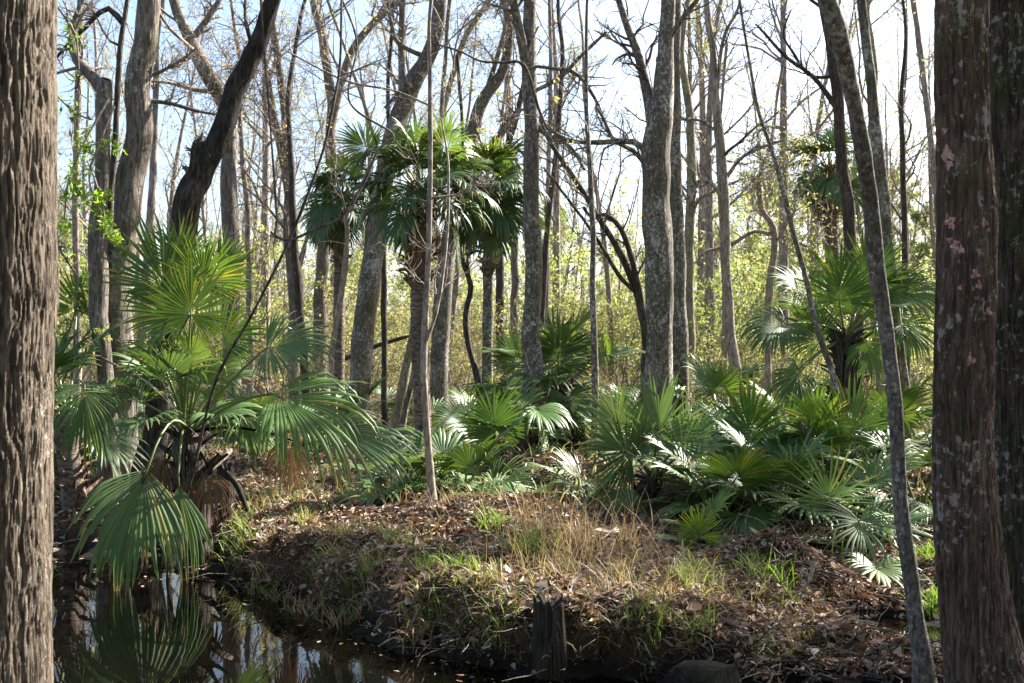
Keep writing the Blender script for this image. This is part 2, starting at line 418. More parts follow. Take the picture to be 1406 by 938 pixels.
OLIVE = [(.23, .25, .11), (.30, .29, .14), (.19, .22, .09), (.34, .28, .15)]
TAN = [(.36, .27, .16), (.27, .19, .11), (.24, .22, .09)]
YEL = [(.33, .32, .13), (.28, .30, .13), (.36, .32, .15), (.22, .26, .11)]
GREEN = [(.13, .24, .035), (.20, .32, .05), (.09, .17, .03)]
TREES = {}
def tree(key, label, pts, d, mat, limbs=(), H=13.0, zc=6.5, n1=9, len1=2.6, nleaf=350, lcol=OLIVE, sides=14, step=.16, cat='tree', name='tree', group=None,
         twig='twig', ext=True, rough=.075, ridge=0, rf=26., crown=True, n2=4, n3=4, wob=.12, flr=.65, lsize=.07, up=.18):
    seed = abs(hash(key)) % 9973 if not isinstance(key, int) else key
    rng = np.random.default_rng(key)
    P, R = path3(pts, d, wob=wob, seed=key * .77)
    n_tr = len(P)
    if ext: P, R = extend(P, R, H, rng)
    P, R = resample(P, R, step)
    if key <= 3:      # fine bark rings only where the trunk is seen from near, coarse ones high up
        kz = (P[:, 2] < 4.3) | (np.arange(len(P)) % 7 == 0); P, R = P[kz], R[kz]
    if key > 3: P[:, 0] += np.minimum(R, .12) * .35 * noise(P[:, 2] * 1.7, key * 1.3) * sstep(0, .5, P[:, 2] - P[0, 2]); R = R * (1 + .07 * noise(P[:, 2] * 2.6, key * 2.9))
    root_loc = np.array((P[0, 0], P[0, 1], gz(P[0, 0], P[0, 1])))
    root = empty(name, root_loc, label, cat, group)
    R = flare(R, P, root_loc[2], flr, max(.12, 1.6 * R[0]))
    a = Acc(); V = trunk_mesh(a, P, R, sides, key * 3.1, rough, ridge, rf); tr = a.obj('trunk', M[mat], root)
    for lp in limbs:
        ld = lp[0]; Q, q = path3(lp[1], ld, snap=False); Q[:, 1] += np.linspace(0, .5, len(Q)) * noise(key, len(lp[1]))
        # root the limb on the trunk it leaves
        j = np.argmin(np.linalg.norm(P - Q[0], axis=1)); Q = np.concatenate([[P[j]], Q[1:] if np.linalg.norm(Q[0] - P[j]) < .25 else Q]); q = np.concatenate([[q[0]], q[1:] if len(q) == len(Q) else q])
        Q, q = resample(Q, q, .12)
        l = Acc(); trunk_mesh(l, Q, q, 8 if q[0] > .03 else 6, key, rough); lo = l.obj('limb', M[mat], root)
        tw = Acc(); b2, r2 = grow(rng, Q[None], q[None], 11, .42, (.4, 1.0), .08, 6, .5, .2, .25)
        b3, r3 = grow(rng, b2, r2, 6, .5, (.4, 1.1), .03, 5, .6, .15, .3); b4, r4 = grow(rng, b3, r3, 4, .45, (.4, 1.1), .0, 4, .6, .15, .3)
        tubes(tw, b2, r2, 5); tubes(tw, b3, r3, 4); tubes(tw, b4, r4, 3); tag(tw.obj('twigs', M[twig], lo), kind='stuff')
    if crown:
        c = Acc(); f = Acc()
        nleaf = nleaf // 2; crown_on(rng, P, R, zc, n1, len1, c, f, nleaf, lsize, lcol, n2, n3, up)
        co = c.obj('crown', M[twig], root)
        if nleaf: f.obj('foliage', M['leaf'], co, smooth=False)
    TREES[key] = (root, P, R, V)
    return root

# --- framing trunks at the near bank
tree(1, 'massive pale furrowed trunk rising straight from the near bank at the dark water',
     [(-20, 1010, 168), (-18, 938, 152), (-13, 700, 148), (-10, 500, 152), (-4, 400, 156), (-5, 300, 152), (-8, 150, 154), (-8, 0, 156)], 5.0, 'bark_furrow',
     H=11, zc=6.0, n1=10, len1=2.6, sides=380, step=.018, rough=.03, ridge=.022, rf=54, flr=.2, wob=0)
tree(2, 'red brown trunk with pink lichen patches standing beside a darker mossy trunk',
     [(1380, 1010, 112), (1356, 938, 92), (1331, 750, 85), (1322, 600, 78), (1325, 450, 77), (1327, 300, 76), (1322, 150, 70), (1320, 0, 68)], 5.5, 'bark_red',
     H=12, zc=6.5, n1=9, len1=2.5, sides=230, step=.017, rough=.025, ridge=.020, rf=46, flr=.2, wob=0)
tree(3, 'dark mossy trunk close behind the pink-lichened trunk',
     [(1428, 990, 96), (1416, 938, 90), (1408, 750, 82), (1403, 600, 78), (1400, 450, 76), (1398, 300, 76), (1392, 150, 72), (1388, 0, 70)], 6.1, 'bark_black',
     H=12, zc=6.5, n1=9, len1=2.5, sides=230, step=.019, rough=.025, ridge=.020, rf=44, flr=.2, wob=0)
tree(4, 'slim leaning lichen-mottled sapling trunk rooted beside the puddle',
     [(1275, 965, 27), (1266, 920, 23), (1250, 800, 21), (1239, 680, 22), (1231, 560, 20), (1219, 450, 20), (1207, 370, 21), (1196, 290, 20), (1182, 200, 22), (1164, 110, 25), (1148, 40, 27), (1120, -40, 28)],
     [6.2, 6.2, 6.2, 6.2, 6.15, 6.1, 6.0, 5.9, 5.7, 5.5, 5.3, 5.2], 'bark_lichen', H=7.5, zc=4.6, n1=7, len1=1.6, sides=36, step=.035, rough=.16, nleaf=120, wob=0)
# pink lichen crusts on the red brown trunk
root2, P2, R2, V2 = TREES[2]
tm = [c for c in root2.children if c.name.startswith('trunk')][0].data
bv = BVHTree.FromPolygons([Vector(v.co) + root2.location for v in tm.vertices], [p.vertices[:] for p in tm.polygons])
for (lx, ly, lr) in [(1301, 212, 11), (1303, 226, 7), (1305, 306, 9), (1352, 306, 6), (1312, 338, 8), (1320, 343, 6), (1304, 330, 5), (1339, 377, 7), (1344, 392, 6), (1357, 428, 6), (1333, 494, 8), (1297, 180, 5), (1326, 610, 4), (1318, 395, 4)]:
    c0 = Vector(px(lx, ly, 5.2)); a = Acc(); vs_, ok = [], True
    rings, S = 5, 30
    pts = [(0, 0)] + [(r / rings, k / S * 2 * math.pi) for r in range(1, rings + 1) for k in range(S)]
    for r, th in pts:
        rr = r * lr * .8 * (1 + .28 * math.sin(3 * th + lx) + .18 * math.sin(5 * th + ly) + .12 * math.sin(11 * th + lx * 2) + .1 * math.sin(7 * th + 1))
        tgt = Vector(px(lx + rr * math.cos(th), ly + rr * math.sin(th) * 1.2, 5.2)); org = Vector((0, 0, CAMZ))
        dr = (tgt - org).normalized(); h = bv.ray_cast(org, dr)
        if h[0] is None: ok = False; break
        vs_.append(h[0] - dr * .004 * (1.0 if r < .9 else -.6))
    if not ok: continue
    tr_ = [(0, 1 + k, 1 + (k + 1) % S) for k in range(S)]
    q_ = [(1 + r * S + k, 1 + (r + 1) * S + k, 1 + (r + 1) * S + (k + 1) % S, 1 + r * S + (k + 1) % S) for r in range(rings - 1) for k in range(S)]
    a.add(np.array(vs_), q_, tr_); a.obj('lichen_patch', M['pink_lichen'], root2)

# --- trees of the middle distance
tree(10, 'stout grey trunk with a broken snag beside it, behind the drooping palm',
     [(163, 665, 52), (165, 560, 46), (162, 450, 44), (163, 380, 42), (172, 310, 38), (186, 220, 35), (194, 110, 33), (201, 0, 31), (206, -120, 28)], 13, 'bark_grey', sides=40, step=.05, ridge=.012, rf=22,
     limbs=[(13, [(196, 135, 7), (230, 140, 6), (262, 148, 5), (290, 152, 3)]), (13, [(192, 110, 6), (215, 98, 5), (245, 78, 4), (262, 60, 3)]), (12.9, [(165, 495, 5), (150, 480, 4), (140, 470, 3)])])
tree(11, 'leaning broken snag with a mossy limb curving up, joined to the stout grey trunk',
     [(150, 650, 20), (146, 520, 22), (135, 420, 26), (134, 340, 26), (140, 250, 20), (144, 170, 20), (144, 120, 20), (146, 108, 14)], 12.7, 'bark_grey', ext=False, crown=False, sides=28, step=.06,
     limbs=[(12.7, [(140, 125, 17), (120, 100, 16), (98, 78, 15), (86, 52, 13), (84, 20, 11), (92, -20, 9)])])
tree(12, 'thin dark stem rising between the snag and the stout grey trunk',
     [(154, 600, 9), (148, 400, 9), (150, 280, 9), (158, 200, 8), (164, 110, 8), (167, 50, 7), (172, 0, 6)], 13.6, 'bark_dark', n1=6, len1=1.6,
     limbs=[(13.6, [(165, 70, 4), (150, 55, 3), (130, 15, 2)]), (13.6, [(168, 25, 9), (150, 12, 9), (135, 20, 7), (115, 42, 6), (98, 58, 5), (80, 80, 4)])])
tree(13, 'charcoal leaning trunk with a hollow broken stub, lit along its upper right side',
     [(205, 655, 36), (214, 560, 33), (222, 480, 33), (240, 400, 34), (252, 335, 37), (262, 275, 37), (274, 243, 37), (292, 212, 31), (306, 174, 29), (327, 122, 29), (350, 80, 27), (367, 38, 25), (379, -10, 21), (396, -80, 18)], 12.5, 'bark_soot', sides=40, step=.05, rough=.17,
     limbs=[(12.35, [(272, 250, 30), (272, 225, 28), (270, 205, 27), (268, 194, 23)]), (12.5, [(352, 70, 7), (338, 40, 6), (332, 14, 5), (330, -10, 3)]), (12.4, [(336, 100, 6), (322, 108, 5), (310, 128, 3)])])
tree(14, 'grey trunk forking high inside a tangle of brown vines',
     [(318, 600, 26), (318, 480, 25), (318, 380, 24), (317, 280, 23), (316, 200, 22), (306, 140, 22), (280, 90, 20), (262, 55, 17), (245, 20, 15), (232, -20, 13)], 20, 'bark_grey', n1=14, len1=2.6, zc=6.4, H=12,
     limbs=[(20, [(262, 55, 12), (280, 30, 10), (300, -5, 8)]), (20, [(272, 80, 6), (250, 82, 5), (232, 92, 3)])])
tree(15, 'long leaning lichen-spotted trunk passing behind the palm crowns',
     [(491, 600, 30), (493, 540, 28), (497, 470, 28), (504, 410, 28), (513, 340, 28), (524, 270, 27), (535, 205, 26), (550, 150, 26), (566, 112, 25), (586, 80, 22), (600, 45, 20), (606, 0, 18), (606, -60, 16)], 21, 'bark_mid', sides=24, H=14, zc=9.5, nleaf=200,
     limbs=[(21, [(552, 145, 12), (552, 100, 11), (550, 50, 10), (552, -10, 8)]), (21, [(548, 60, 7), (538, 35, 6), (530, -10, 5)]), (20.8, [(562, 118, 9), (545, 130, 6), (528, 148, 4)])])
tree(16, 'tall straight grey trunk forking towards the leaning lichen-spotted trunk',
     [(438, 600, 22), (438, 480, 20), (441, 380, 18), (448, 290, 16), (454, 190, 14), (452, 110, 13), (441, 45, 12), (430, -5, 11)], 27, 'bark_grey', H=14, zc=9,
     limbs=[(27, [(452, 180, 13), (466, 120, 12), (484, 65, 11), (515, 25, 10), (556, -10, 9)])])
tree(17, 'slim twin-stemmed grey tree in front of the pale brush',
     [(405, 590, 15), (401, 440, 14), (396, 330, 13), (397, 230, 12), (388, 140, 11), (378, 60, 10), (370, -10, 9)], 25, 'bark_grey', H=14, zc=8,
     limbs=[(25, [(402, 450, 10), (412, 400, 11), (404, 340, 10), (392, 250, 10), (374, 150, 9), (362, 80, 7)])])
tree(18, 'dark trunk bending right behind the tall shaggy palm',
     [(603, 610, 28), (602, 540, 26), (604, 470, 25), (610, 390, 24), (617, 330, 22), (632, 260, 21), (646, 195, 20), (662, 140, 18), (690, 98, 14), (700, 50, 11), (690, -10, 9)], 22, 'bark_mid', H=13, zc=8.5, n1=12,
     limbs=[(22, [(628, 270, 12), (655, 240, 12), (672, 205, 11), (692, 180, 10), (714, 152, 8)]), (22, [(668, 135, 8), (686, 70, 6), (696, 30, 5), (690, 0, 4)])])
tree(19, 'straight brown-grey trunk rising out of the shaggy palmetto clump',
     [(722, 640, 34), (727, 570, 28), (731, 480, 26), (733, 380, 24), (731, 280, 22), (729, 180, 21), (727, 100, 20), (727, 0, 17), (726, -60, 15)], 15.5, 'bark_mid', sides=28, step=.1, H=14, zc=7.0, n1=11, nleaf=300,
     limbs=[(15.5, [(727, 110, 14), (716, 60, 13), (706, 15, 11), (700, -30, 9)]), (15.4, [(727, 88, 5), (760, 95, 5), (790, 102, 6), (812, 130, 5), (826, 158, 3)]), (15.5, [(734, 132, 6), (768, 110, 6), (795, 85, 5), (830, 55, 3)]), (15.6, [(732, 150, 6), (745, 185, 6), (780, 205, 5), (800, 240, 4)])])
tree(20, 'thickest pale-spotted trunk in the clearing, forking in a tall narrow V',
     [(899, 640, 46), (901, 560, 40), (903, 450, 37), (904, 350, 36), (904, 260, 38), (903, 200, 40), (906, 160, 32), (910, 110, 25), (916, 40, 22), (918, -30, 20)], 15, 'bark_mid', sides=44, step=.06, H=14, zc=7.2, n1=10, nleaf=250, twig='twig_dark',
     limbs=[(15, [(896, 210, 18), (892, 140, 15), (880, 78, 12), (864, 30, 11), (850, -20, 9)]),
            (14.9, [(893, 230, 15), (880, 200, 9), (858, 192, 8), (820, 194, 7), (780, 190, 6), (756, 174, 5), (742, 155, 4)]),
            (14.9, [(892, 240, 10), (872, 207, 6), (845, 190, 6), (832, 160, 5), (822, 140, 4)]),
            (15, [(912, 55, 8), (935, 30, 8), (955, 5, 6), (972, -20, 5)])])
tree(21, 'grey spotted trunk standing close behind the thickest V-forked trunk',
     [(937, 620, 28), (934, 540, 26), (932, 450, 24), (931, 350, 20), (929, 260, 17), (928, 180, 16), (926, 90, 15), (930, -20, 13)], 17, 'bark_mid', sides=28, H=14, zc=7.5, twig='twig_dark')
tree(22, 'sinuous black tree whose limbs sweep far to one side of the V-forked trunk',
     [(886, 600, 15), (887, 530, 14), (888, 470, 14), (881, 420, 13), (866, 378, 11), (845, 335, 9), (815, 290, 8), (785, 240, 7), (755, 195, 6), (738, 160, 5)], 18.5, 'bark_dark', ext=False, zc=4.2, n1=10, len1=1.8, twig='twig_dark', nleaf=200, lcol=TAN,
     limbs=[(18.5, [(882, 425, 9), (876, 390, 8), (855, 320, 8), (830, 295, 6), (812, 300, 5), (800, 285, 4)]), (18.5, [(875, 400, 6), (850, 380, 6), (828, 345, 5), (800, 305, 4), (745, 235, 3)])])
tree(23, 'slender straight pale trunk beside the yellow brush',
     [(1013, 575, 17), (1008, 500, 15), (1000, 420, 14), (995, 330, 14), (991, 240, 13), (986, 160, 12), (978, 80, 10), (970, -10, 9)], 18, 'bark_pale', H=12, zc=5.2, n1=12, len1=1.8, twig='twig_dark', nleaf=250,
     limbs=[(18, [(992, 250, 6), (1002, 238, 6), (1020, 215, 5), (1055, 198, 4), (1080, 190, 2)]), (18, [(990, 275, 7), (970, 250, 6), (950, 262, 5), (940, 285, 3)]), (18, [(984, 140, 5), (990, 60, 5), (1008, 20, 4), (1012, -20, 3)]), (18, [(990, 180, 4), (960, 165, 4), (932, 165, 3)])])
tree(24, 'thin brown stem half hidden behind the slender straight pale trunk',
     [(996, 520, 9), (996, 440, 9), (994, 360, 9), (990, 280, 7), (985, 200, 5)], 24, 'bark_tan', H=9, zc=5, n1=6, len1=1.6)
tree(25, 'crooked pale yellow trunk behind the spotted pair',
     [(945, 560, 16), (947, 430, 15), (945, 330, 14), (951, 250, 13), (949, 180, 12), (940, 110, 10), (936, 60, 9), (945, 0, 7)], 25, 'bark_yellow', H=13, zc=7,
     limbs=[(25, [(943, 330, 6), (955, 280, 5), (985, 262, 4), (1015, 250, 3)])])
tree(26, 'dark straight trunk with a long bare limb, in front of the tall far palm',
     [(1186, 600, 20), (1182, 520, 19), (1178, 430, 18), (1170, 340, 18), (1163, 270, 17), (1155, 190, 15), (1148, 120, 14), (1138, 40, 13), (1128, -20, 12)], 19, 'bark_dark', H=13, zc=7.5, twig='twig_dark',
     limbs=[(19, [(1146, 150, 9), (1128, 120, 7), (1108, 100, 6), (1078, 80, 5), (1050, 50, 4), (1035, 35, 2)]), (19, [(1112, 104, 5), (1090, 75, 4), (1075, 48, 3), (1085, 15, 2)])])
tree(27, 'grey trunk bowed slightly, next to the leaning lichen sapling',
     [(1247, 610, 13), (1243, 540, 12), (1236, 480, 13), (1226, 410, 14), (1218, 330, 17), (1212, 255, 17), (1204, 170, 16), (1196, 100, 14), (1186, 20, 13), (1180, -40, 11)], 14, 'bark_mid', sides=22, H=12, zc=6.2)
tree(28, 'thin dark upright stem before the pale pine',
     [(1245, 560, 9), (1244, 440, 9), (1243, 330, 8), (1241, 230, 7), (1238, 140, 6), (1244, 60, 5), (1240, 0, 4)], 20, 'bark_dark', H=9.5, zc=4, n1=10, len1=1.3, twig='twig_dark', nleaf=120)
tree(29, 'pale leaning pole-like trunk near the red brown trunk',
     [(1300, 560, 10), (1298, 420, 10), (1291, 310, 9), (1281, 210, 9), (1268, 100, 8), (1254, 0, 8), (1248, -60, 7)], 28, 'bark_pale', H=17, zc=8, n1=10, len1=2.2)
tree(30, 'yellowish bare trunk behind the right-hand fan palm',
     [(1212, 590, 17), (1210, 520, 16), (1204, 440, 15), (1196, 350, 13), (1190, 260, 12)], 21, 'bark_yellow', H=11, zc=6)
tree(31, 'crooked thin stem kinked above the pointed palmetto fan',
     [(662, 570, 9), (655, 520, 9), (643, 470, 8), (640, 430, 8), (647, 395, 8), (636, 360, 7), (628, 325, 6), (632, 280, 5)], 18, 'bark_dark', H=7, zc=4, n1=7, len1=1.2,
     limbs=[(18, [(644, 390, 4), (642, 350, 4), (660, 345, 3), (672, 350, 2)])])
tree(32, 'yellow mossy trunk leaning right behind the thin sapling',
     [(533, 615, 16), (543, 580, 15), (556, 520, 14), (567, 460, 12), (577, 390, 11), (588, 300, 10), (600, 200, 9)], 19.5, 'bark_yellow', H=12, zc=7)
tree(33, 'grey stem leaning parallel to the yellow mossy trunk',
     [(548, 610, 10), (558, 560, 9), (570, 500, 9), (578, 440, 8), (586, 360, 7)], 18.6, 'bark_grey', H=9, zc=6, n1=6, len1=1.4)
tree(34, 'thin straight pole behind the leaning lichen-spotted trunk',
     [(529, 590, 9), (528, 480, 8), (527, 380, 8), (531, 280, 7), (533, 200, 6)], 22, 'bark_dark', H=10, zc=5, n1=8, len1=1.5)
tree(35, 'slim smooth sapling rooted on the litter mound by the water',
     [(595, 706, 13), (590, 650, 11), (586, 580, 10), (583, 500, 10), (585, 420, 9), (589, 320, 8), (591, 220, 7), (590, 120, 6), (589, 40, 5), (594, -30, 5)], 10.5, 'bark_pale', sides=14, step=.08, H=6.6, zc=5.0, n1=6, len1=1.2, nleaf=60, wob=.05,
     limbs=[(10.45, [(590, 480, 5), (600, 420, 5), (612, 330, 4), (614, 250, 4), (612, 205, 3), (602, 150, 2)]), (10.4, [(612, 275, 3), (630, 265, 3), (648, 250, 2), (672, 248, 2)]), (10.5, [(588, 80, 3), (600, 68, 2), (625, 40, 2), (662, 5, 2)]), (10.5, [(588, 150, 3), (540, 122, 3), (470, 105, 3), (385, 60, 2)])])
tree(36, 'reddish crooked stem bent above the big sunlit palm fans',
     [(462, 600, 8), (457, 540, 8), (455, 490, 8), (463, 440, 8), (473, 380, 8), (477, 320, 7), (474, 300, 6), (490, 270, 4), (510, 220, 3)], 16, 'bark_tan', ext=False, zc=4, n1=6, len1=1.2, nleaf=0)
tree(37, 'slim brown stem standing between the palmetto clump and the spotted trunks',
     [(815, 660, 12), (816, 560, 10), (815, 450, 9), (814, 330, 8), (811, 240, 7), (806, 160, 6), (805, 90, 5), (806, 0, 4)], 14, 'bark_mid', H=8, zc=4.2, n1=9, len1=1.1, nleaf=80)
tree(38, 'dark slender stem leaning right of the straight brown-grey trunk',
     [(742, 560, 10), (744, 430, 9), (752, 310, 8), (765, 190, 7), (772, 80, 6), (766, 0, 5)], 24, 'bark_dark', H=13, zc=7, n1=9, len1=1.6)
tree(39, 'straight grey pole behind the straight brown-grey trunk',
     [(748, 540, 8), (750, 400, 8), (752, 260, 7), (756, 130, 6), (754, 0, 5)], 27, 'bark_far', H=15, zc=8)
tree(40, 'long thin stem bowing over the right-hand fan palm',
     [(1148, 590, 9), (1145, 525, 9), (1120, 440, 8), (1098, 355, 7), (1075, 270, 7), (1058, 205, 6), (1040, 150, 5), (1030, 80, 4), (1016, 0, 4), (1010, -40, 3)], 13, 'bark_mid', ext=False, zc=4.2, n1=6, len1=1.0, nleaf=40)
tree(41, 'crooked brown stem carrying a mossy side branch in the yellow brush',
     [(1054, 590, 11), (1055, 500, 10), (1056, 420, 10), (1063, 340, 10), (1060, 310, 9), (1046, 285, 8), (1044, 240, 6), (1060, 190, 4)], 20, 'bark_tan', H=7.5, zc=4, n1=8, len1=1.5,
     limbs=[(20, [(1060, 330, 6), (1036, 318, 5), (1005, 335, 5), (970, 345, 4)])])
tree(42, 'pinkish thin trunk behind the vine leaves near the massive pale trunk',
     [(106, 560, 11), (106, 420, 10), (104, 280, 9), (107, 140, 9), (111, 0, 9)], 21, 'bark_tan', H=13, zc=7)
tree(43, 'slim pole in the pale gap behind the charcoal leaning trunk',
     [(344, 560, 10), (342, 430, 9), (341, 310, 8), (334, 230, 7), (330, 160, 6)], 25, 'bark_far', H=12, zc=6)
tree(44, 'twin straight far trunk under the shaggy hanging palm crown',
     [(690, 540, 13), (687, 440, 12), (685, 340, 11), (690, 240, 10)], 29, 'bark_dark', H=14, zc=8)
tree(45, 'far grey trunk just left of the straight brown-grey trunk',
     [(708, 560, 12), (707, 440, 11), (706, 340, 10), (700, 230, 9), (697, 120, 8)], 31, 'bark_grey', H=16, zc=9)
tree(46, 'slender trunk in the gap between the palm crown and the V-forked trunk',
     [(840, 560, 9), (838, 430, 8), (830, 340, 7), (822, 280, 6)], 30, 'bark_tan', H=12, zc=6)
tree(47, 'brown stem standing in the brush next to the thick leaning trunk base',
     [(503, 590, 8), (506, 480, 9), (520, 380, 8), (524, 300, 6)], 24, 'bark_tan', H=10, zc=6)
tree(48, 'dark scaly stem beside the slim twin-stemmed grey tree',
     [(420, 590, 10), (415, 470, 11), (408, 380, 11), (403, 300, 10), (398, 200, 8)], 23, 'bark_dark', H=12, zc=7)
tree(49, 'thin grey trunk behind the tall green upright palm fan',
     [(190, 580, 14), (196, 440, 13), (205, 300, 11), (212, 180, 9), (216, 60, 8)], 24, 'bark_far', H=13, zc=7)

# ------------------------------------------------------------------ fan palms
CAMP = np.array((0, 0, CAMZ))
def fan(acc, rng, H, A, N, R, n=38, span=2.2, split=.52, droop=.6, fold=.25, K=8, taper=.65, curl=0.0, wmul=1.14, frac=.25):
    """one palmate blade: n pleated segments joined near the hub, free and pointed beyond `split`, bending under their weight"""
    A = nrm(A); N = nrm(N - np.dot(N, A) * A); B = np.cross(N, A)
    th = np.linspace(-span, span, n) + rng.normal(size=n) * .012
    dth = 2 * span / n
    D = np.cos(th)[:, None] * A + np.sin(th)[:, None] * B
    D = nrm(D + N * (fold * np.abs(np.sin(th / 2))[:, None] ** 1.2 * 2))
    L = R * (1 - .30 * (np.abs(th) / span) ** 2.2) * rng.uniform(.82, 1.08, n)
    # costa: the middle segments start a little further out
    P0 = H + A * (.16 * R * np.cos(th).clip(0, 1) ** 2)[:, None]
    s = np.linspace(.03, 1, K); pos = P0 + D * (L * s[0])[:, None]
    d = D.copy(); dr = droop * rng.uniform(.7, 1.35, n)
    broken = rng.random(n) < .09
    NN = nrm(N[None] - (d @ N)[:, None] * d)
    C = np.zeros((n, K, 3)); SD = np.zeros((n, K, 3)); NR = np.zeros((n, K, 3)); W = np.zeros((n, K))
    C[:, 0] = pos
    side_j = rng.normal(size=n) * .22
    for k in range(K):
        if k:
            ds = s[k] - s[k - 1]
            bend = dr * (max(0, s[k] - .25) * 1.7) ** 1.3
            bend = np.where(broken & (s[k] > split + .1), bend + 3.5, bend)
            d = nrm(d + (-UP[None] * bend[:, None] + N[None] * curl + B[None] * (side_j * (s[k] > split))[:, None]) * ds * 1.6)
            C[:, k] = C[:, k - 1] + d * (L * ds)[:, None]
        SD[:, k] = nrm(np.cross(NN, d)); NR[:, k] = np.cross(d, SD[:, k])
        r = L * s[k]
        w_in = (r + .0) * dth * 1.10
        u = np.clip((s[k] - split) / (1 - split), 0, 1)
        w_out = np.maximum(L * split * dth * (1 - u ** 1.6) ** (taper * 1.15), .0015)
        W[:, k] = np.where(s[k] <= split, w_in, w_out * 1.0) * wmul
    Lp = C - SD * (W * .5)[..., None]; Rp = C + SD * (W * .5)[..., None]
    rise = (W * frac)[..., None] * NR
    Cc = C + rise
    V = np.stack([Lp, Cc, Rp], 2)       # n,K,3,3
    tipb = np.clip((s[None] - rng.uniform(.72, 1.15, (n, 1))) / .14, 0, 1)[..., None]          # withered tips, some longer than others
    seg = 1 + rng.normal(size=(n, 1, 1)) * .10; yel = (rng.random((n, 1, 1)) < .08) * rng.uniform(.3, 1, (n, 1, 1))
    tc = np.array((1., 1, 1)) * seg * (1 - yel) + np.array((2.6, 1.5, 1.2)) * yel
    tc = tc * (1 - tipb) + np.array((3.2, 1.35, 1.6)) * tipb
    tc = np.repeat(tc[:, :, None, :], 3, 2) * np.array((.94, 1.12, .94))[None, None, :, None]    # paler midribs
    keep = rng.random(n) > .05
    V = V[keep]; tc = tc[keep]; n = int(keep.sum())
    base = (np.arange(n) * K * 3)[:, None] + (np.arange(K - 1) * 3)[None]
    Q = np.concatenate([np.stack([base, base + 1, base + 4, base + 3], -1).reshape(-1, 4), np.stack([base + 1, base + 2, base + 5, base + 4], -1).reshape(-1, 4)])
    acc.add(V, Q, col=tc.reshape(-1, 3))

def petiole_curve(C, Hh, sag=.12, n=8, up0=.5):
    C = np.asarray(C, float); Hh = np.asarray(Hh, float); L = np.linalg.norm(Hh - C)
    t = np.linspace(0, 1, n)[:, None]
    m = (C + Hh) / 2 + UP * L * sag + (C - Hh) * 0 
    return (1 - t) ** 2 * C + 2 * t * (1 - t) * m + t ** 2 * Hh

def add_frond(root, rng, C, Hh, A, N, R, mat='frond', pmat='petiole', sag=.15, prad=.011, **kw):
    a = Acc(); fan(a, rng, np.asarray(Hh, float), np.asarray(A, float), np.asarray(N, float), R, **kw)
    o = a.obj('frond', M[mat], root, smooth=False)
    P = petiole_curve(C, Hh, sag); P = np.concatenate([P, [P[-1] + nrm(A) * R * .12]])
    p = Acc(); tubes(p, P, np.concatenate([np.linspace(prad * 1.7, prad * .8, len(P) - 1), [prad * .3]]), 5); p.obj('petiole', M[pmat if mat != 'frond_dead' else 'frond_dead'], o)
    return o

